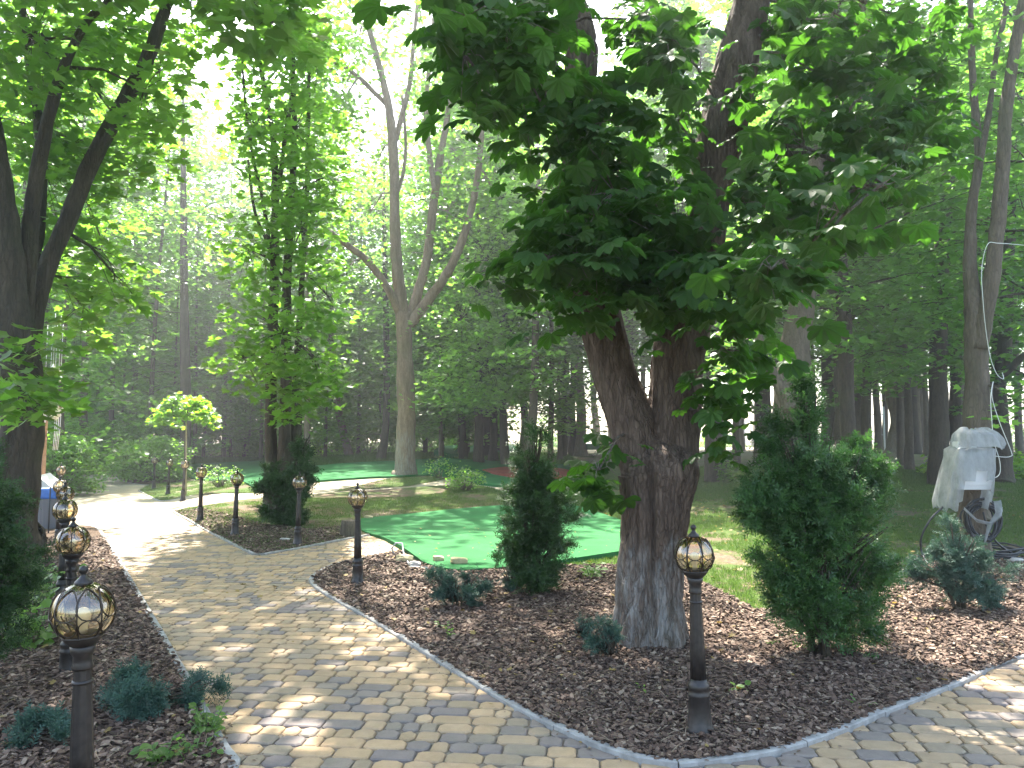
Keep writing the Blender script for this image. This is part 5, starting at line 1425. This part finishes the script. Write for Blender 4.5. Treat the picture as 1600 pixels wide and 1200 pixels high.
def sheet(profile, name, parent, label, seed, n=44, gap=None, torn=.1):
    "plastic sheet hanging round the box: rings of (z, rx, ry, cx)"
    rows = len(profile) ; V, Fc = [], []
    for j, (z, rx, ry, cx) in enumerate(profile):
        for k in range(n):
            a = 2 * PI * k / n; c, s = math.cos(a), math.sin(a)
            e = .45; x = rx * math.copysign(abs(c) ** e, c); y = ry * math.copysign(abs(s) ** e, s)
            f = 1 + .10 * mn.noise(Vector((a * 2.2, z * 2.2, seed))) + .05 * math.sin(a * 11 + z * 5) * (1 if z < 0 else .5)
            zz = z + .05 * mn.noise(Vector((a * 2.4, 3.3, seed))) + (torn * mn.noise(Vector((a * 2.2, 9.1, seed))) * 1.6 if j == rows - 1 else 0)
            V.append((x * f + cx, y * f, zz))
    for j in range(rows - 1):
        for k in range(n):
            if gap and gap(j, k): continue
            k2 = (k + 1) % n; Fc.append((j * n + k, j * n + k2, (j + 1) * n + k2, (j + 1) * n + k))
    mb = MB(); mb.add(V, Fc); return mb.build(name, M['plastic'], parent)
sheet([(.275, .08, .06, 0), (.285, .24, .15, 0), (.26, .285, .18, 0), (.12, .29, .19, -.02), (-.02, .295, .20, -.05), (-.16, .30, .21, -.08), (-.30, .30, .22, -.11), (-.42, .30, .23, -.14), (-.52, .28, .22, -.16)], 'plastic_sheet', eb, None, 2, torn=.07,
      gap=lambda j, k: (j == 4 and 33 <= k <= 34) or (j == 5 and 32 <= k <= 36) or (j == 6 and 32 <= k <= 37) or (j == 7 and 31 <= k <= 41))
sheet([(.53, .08, .06, .05), (.53, .15, .12, .05), (.46, .24, .18, .07), (.38, .28, .20, .09), (.29, .29, .21, .10)], 'plastic_hood', eb, None, 5, torn=.03)
mb = MB()
pts = [Vector((.26, -.12, -.42)), Vector((.20, -.24, -.56)), Vector((.06, -.26, -.72)), Vector((-.02, -.26, -.95))]
V = []
for i, p in enumerate(pts):
    w = [.05, .05, .04, .008][i]; V += [p + Vector((-w, 0, 0)), p + Vector((0, -.03, .01)), p + Vector((w, 0, .02))]
mb.add(V, [(i * 3 + j, i * 3 + j + 1, i * 3 + j + 4, i * 3 + j + 3) for i in range(3) for j in range(2)])
pts = [Vector((-.24, -.20, -.50)), Vector((-.10, -.25, -.66)), Vector((.06, -.27, -.70)), Vector((.22, -.24, -.60)), Vector((.30, -.14, -.50))]
V = []
for i, p in enumerate(pts): V += [p + Vector((0, 0, .022)), p + Vector((0, -.02, 0)), p + Vector((0, 0, -.022))]
mb.add(V, [(i * 3 + j, i * 3 + j + 1, i * 3 + j + 4, i * 3 + j + 3) for i in range(4) for j in range(2)])
mb.build('torn_strip', M['plastic'], eb)
mb = MB(); rg = random.Random(3)
for k in range(9):                       # bundle of black cable loops
    pts = []; w = .20 + .03 * rg.random(); h = .16 + .08 * rg.random(); cx, cz = rg.uniform(-.06, .06), .60 + rg.uniform(-.05, .05)
    for i in range(20):
        a = 2 * PI * i / 20; pts.append(Vector((cx + w * math.cos(a), -.20 + .03 * math.sin(a * 2 + k), cz - .02 + h * math.sin(a) - (.10 if math.sin(a) < 0 else 0) * abs(math.sin(a)))))
    mb.tube(pts, .013, 6, closed=True)
tag(mb.build('cable_coil', M['black_rubber'], loc=b), 'coil of black cables hanging from the wrapped electric box', 'cable')
mb = MB(); c1 = [P(1476, 790, Yb - .3), P(1455, 810, Yb - .35), P(1440, 838, Yb - .3), P(1440, 862, Yb - .2), P(1452, 884, Yb - .5)]
p2, _ = crom([c - b for c in c1], [1] * 5, 5); mb.tube(p2, .014, 6)
tag(mb.build('cable', M['black_rubber'], loc=b), 'black cable arching down left from the wrapped box to the ground', 'cable')
mb = MB(); c1 = [P(1536, 800, Yb - .2), P(1543, 825, Yb - .2), P(1560, 850, Yb), P(1588, 868, Yb + .2), P(1610, 874, Yb + .3)]
p2, _ = crom([c - b for c in c1], [1] * 5, 5); mb.tube(p2, .014, 6)
tag(mb.build('cable', M['black_rubber'], loc=b), 'black cable sagging right from the wrapped box towards the picture edge', 'cable')
mb = MB(); p0 = at(1552, 872) - b
for k in range(6):
    pts = []; w, d = .33 + rg.uniform(-.06, .08), .30 + rg.uniform(-.05, .05); cx, cyy = p0.x + rg.uniform(-.08, .08), p0.y + rg.uniform(-.1, .1)
    for i in range(24):
        a = 2 * PI * i / 24; pts.append(Vector((cx + w * math.cos(a), cyy + d * math.sin(a), .03 + .024 * k + .02 * math.sin(a * 3 + k))))
    mb.tube(pts, .014, 6, closed=True)
tag(mb.build('cable_coil', M['black_rubber'], loc=b), 'heap of black cable coiled on the ground at the foot of the cut trunk', 'cable')
M['cord'] = simple('white_cord', (.70, .70, .68), .6)
def cord(pl, Y, label, w=.005, name='cord', mat='cord'):
    mb = MB(); pts = [P(u, v, Y + dy) for u, v, dy in pl]; b0 = pts[0]
    p2, _ = crom([p - b0 for p in pts], [1] * len(pts), 6); mb.tube(p2, w, 5)
    return tag(mb.build(name, M[mat], loc=b0), label, 'cord')
cord([(1640, 388, 1), (1598, 383, .5), (1560, 380, 0), (1543, 382, -.2), (1534, 420, -.2), (1536, 470, -.2), (1541, 520, -.1), (1548, 560, 0), (1558, 585, 0), (1568, 592, 0), (1566, 582, .1)], 12.6, 'white cord stretched from the right edge and hanging down the twin-stemmed tree')
cord([(1552, 596, 0), (1548, 620, 0), (1550, 660, 0), (1553, 690, 0), (1562, 720, 0), (1562, 740, 0), (1552, 747, 0), (1544, 742, 0)], 10.9, 'white cord loop hanging beside the wrapped box')
cord([(1552, 596, .1), (1550, 620, .1), (1562, 660, .1), (1580, 705, .1), (1579, 713, .1), (1566, 714, .1), (1553, 712, .1)], 10.9, 'second white cord slanting right beside the wrapped box')
cord([(1537, 760, 0), (1545, 770, 0), (1546, 782, 0), (1538, 790, 0)], 10.4, 'short pale cord end curling below the wrapped box', .012)

# white ironwork gate far behind
M['white_iron'] = simple('white_iron', (.75, .75, .74), .5)
p = P(1366, 700, 40); gb = Vector((p.x, 40, gz(p.x, 40)))
gr = thing('iron_gate', gb, 'white scrolled ironwork panel standing left of the leaning whitewashed tree', 'gate')
mb = MB(); mb.box((-.55, 0, 1.35), (.07, .07, 2.7)); mb.box((.55, 0, 1.35), (.07, .07, 2.7)); mb.box((0, 0, .12), (1.03, .05, .06)); mb.box((0, 0, 2.3), (1.03, .05, .06)); mb.build('frame', M['white_iron'], gr, smooth=False)
mb = MB()
for j in range(5):
    for i in (-1, 1):
        pts = []
        for k in range(22):
            a = k / 21 * 3.4 * PI; r = .21 * (1 - k / 26); pts.append(Vector((i * (.25 + r * math.cos(a) * .9), 0, .37 + j * .42 + r * math.sin(a))))
        mb.tube(pts, .022, 5)
mb.build('scrollwork', M['white_iron'], gr)

# ------------------------------------------------------------------ left side: drape, bin, board
M['cloth'] = simple('white_cloth', (.74, .70, .74), .85, noise_s=6, amt=.06)
M['plank'] = simple('planed_wood', (.34, .20, .13), .8, noise_s=9, amt=.3)
M['orange'] = simple('orange_board', (.62, .22, .08), .7)
bp = P(60, 790, 18.2); bb = Vector((bp.x, 18.2, gz(bp.x, 18.2)))
st = thing('photo_arch', bb, 'wooden frame with white drapery and a flower garland behind the leaning maple', 'arch')
H_ = P(75, 637, 18.2).z - bb.z
xr = P(95, 637, 18.2).x - bb.x
mb = MB(); mb.box((-.02, 0, H_ / 2), (.22, .14, H_)); mb.build('post', M['plank'], st, smooth=False)
mb = MB(); mb.box((-1.9, 0, H_ / 2), (.14, .14, H_)); mb.build('post', M['plank'], st, smooth=False)
mb = MB(); mb.box((xr / 2 - .9, 0, H_ + .04), (xr + 2.0, .12, .08)); mb.build('beam', M['plank'], st, smooth=False)
def cloth_tri():
    V, Fc = [], []; nu, nv = 26, 14
    for j in range(nv + 1):
        for i in range(nu + 1):
            s, t_ = i / nu, j / nv
            x0 = -.5 + (xr + .40) * s; xb = -.45 + .45 * s * .4
            x = x0 * (1 - t_) + (xb) * t_; z = H_ - t_ * (1.25 - .15 * s) - .10 * math.sin(s * PI) * t_
            y = -.10 + .05 * math.sin(s * 26 + t_ * 3) * (.4 + .6 * t_) + .03 * math.sin(s * 55)
            V.append((x, y, z))
    for j in range(nv):
        for i in range(nu): a = j * (nu + 1) + i; Fc.append((a, a + 1, a + nu + 2, a + nu + 1))
    mb = MB(); mb.add(V, Fc); o = mb.build('drape', M['cloth'], st); m = o.modifiers.new('th', 'SOLIDIFY'); m.thickness = .006; return o
cloth_tri()
rg = random.Random(6); mb = MB()
fl = []
for k in range(90):
    x = rg.uniform(-.3, xr + .02); z = H_ + .06 + rg.uniform(-.05, .07); fl.append((x, -.08 + rg.uniform(-.06, .06), z))
for k in range(40):
    a = rg.uniform(PI, 2 * PI); fl.append((xr - .16 + .17 * math.cos(a) + rg.uniform(-.03, .03), -.08, H_ - .02 + .24 * math.sin(a) + rg.uniform(-.03, .03)))
rn = np.random.default_rng(3); n = len(fl) * 5
cpos = np.repeat(np.array(fl), 5, axis=0) + rn.normal(0, .02, (n, 3)); hd = norm(rn.normal(0, 1, (n, 3)))
leaves_obj('garland', simple('garland_flower', (.80, .76, .62), .7), [scatter(T_ROUND, cpos, norm(rn.normal(0, 1, (n, 3))), hd, rn.uniform(.04, .08, n))], st, rn)
mb = MB()
for k in range(4): mb.tube([(xr - .12 + .05 * k, -.04, H_), (xr - .1 + .04 * k, -.03, H_ - .5), (xr - .11 + .035 * k, -.05, H_ - 1.0)], .008, 4)
mb.build('ribbon', M['cloth'], st)
for i, (u, v) in enumerate([(71, 592), (78, 606), (86, 591), (95, 592), (92, 578), (83, 575)]):
    q = P(u, v, 18.0); hb = thing('hanging_bulb', q, ['white bulb on a string, left end of the hanging group above the drape', 'lowest white bulb on a string above the drape', 'white bulb on a string in the middle of the hanging group', 'white bulb on a string, right end of the hanging group', 'high white bulb on a string near the right end of the group', 'small high white bulb on a string in the middle of the group'][i], 'bulb', 'white bulbs hanging on strings')
    mb = MB(); mb.lathe([(.006, .09), (.018, .07), (.035, .02), (.042, -.01), (.035, -.045), (.01, -.06)], 12); mb.build('bulb', M['opal'], hb)
    mb = MB(); mb.tube([(0, 0, .085), (0, 0, 1.3)], .006, 4); mb.build('string', M['cord'], hb)
for i, (u, v, wd, hh, lab) in enumerate([(58, 776, .34, .20, 'orange painted crate-like box at the foot of the draped frame'), (52, 800, .30, .18, 'lower orange box half hidden by the dark yew')]):
    q = P(u, v, 17.6); q.z = max(q.z, .12)
    root = thing('wooden_box', q, lab, 'box')
    mb = MB(); mb.box((0, .15, 0), (wd, .015, hh)); mb.box((0, -.15, 0), (wd, .015, hh)); mb.box((-wd / 2 + .008, 0, 0), (.015, .28, hh)); mb.box((wd / 2 - .008, 0, 0), (.015, .28, hh)); mb.build('side', M['orange'], root, smooth=False)
    mb = MB(); mb.box((0, 0, -hh / 2 - .008), (wd, .31, .015)); mb.build('bottom', M['plank'], root, smooth=False)
# bin
b = at(81, 826); b = Vector((b.x, b.y, 0))
M['bin_grey'] = simple('grey_bin', (.12, .125, .14), .55)
M['bin_blue'] = simple('blue_bag', (.035, .13, .42), .45, noise_s=14, amt=.3, bump=.6)
bn = thing('litter_bin', b, 'grey ribbed litter bin lined with a blue bag at the left side of the path', 'bin')
mb = MB()
mb.lathe([(.155, 0), (.165, .02), (.185, .64), (.19, .66)], 64, mod=lambda a, z: (1 + .03 * math.cos(a * 16)) * (1 / max(abs(math.cos(a)), abs(math.sin(a))) ** .6)); mb.build('body', M['bin_grey'], bn)
mb = MB(); mb.lathe([(.19, .56), (.198, .60), (.195, .69), (.20, .735), (.185, .75), (.165, .735), (.16, .66)], 40, mod=lambda a, z: (1 + .025 * math.sin(a * 9 + z * 30)) / max(abs(math.cos(a)), abs(math.sin(a))) ** .6); mb.build('bag', M['bin_blue'], bn)
q = P(60, 820, 14.8)
mb = MB(); mb.box((0, 0, .36), (.42, .34, .72)); o = mb.build('grey_cabinet', M['bin_grey'], smooth=False, loc=(q.x, 14.8, 0), bevel=.01); tag(o, 'plain dark grey cabinet just behind the blue-bagged bin', 'cabinet')
M['sign_grey'] = simple('sign_board', (.42, .43, .43), .5)
q = P(77, 800, 13.6)
sg = thing('info_stand', (q.x, 13.6, 0), 'slanted grey board on a thin black pole in front of the bin', 'board')
mb = MB(); mb.tube([(0, 0, 0), (0, 0, .86)], .012, 8); mb.lathe([(.10, 0), (.10, .012), (.0, .014)], 16); mb.build('pole', M['black_rubber'], sg)
mb = MB(); mb.box((0, 0, .93), (.34, .30, .014), Matrix.Rotation(R_(38), 3, 'Y') @ Matrix.Rotation(R_(12), 3, 'X')); mb.build('board', M['sign_grey'], sg, smooth=False, bevel=.003)
q = P(74, 764, 15.2)
mb = MB(); mb.box((0, 0, 0), (.30, .02, .34)); mb.box((0, 0, -.42), (.03, .015, .5)); o = mb.build('notice_board', M['sign_grey'], smooth=False, loc=q); tag(o, 'pale upright blank board standing behind the slanted grey board', 'board')

# ------------------------------------------------------------------ haze volume added to veil the view as lens glare does
hm = bpy.data.materials.new('glare_veil'); hm.use_nodes = True; ht = hm.node_tree; ht.nodes.clear()
ho = ht.nodes.new('ShaderNodeOutputMaterial'); hv = ht.nodes.new('ShaderNodeVolumePrincipled')
hv.inputs['Color'].default_value = (.93, .96, 1.0, 1); hv.inputs['Density'].default_value = .0022; hv.inputs['Anisotropy'].default_value = .6
ht.links.new(hv.outputs[0], ho.inputs['Volume'])
mb = MB(); mb.box((0, 92, 22), (304, 220, 47)); hz = mb.build('glare_haze', hm, smooth=False); hz['kind'] = 'stuff'
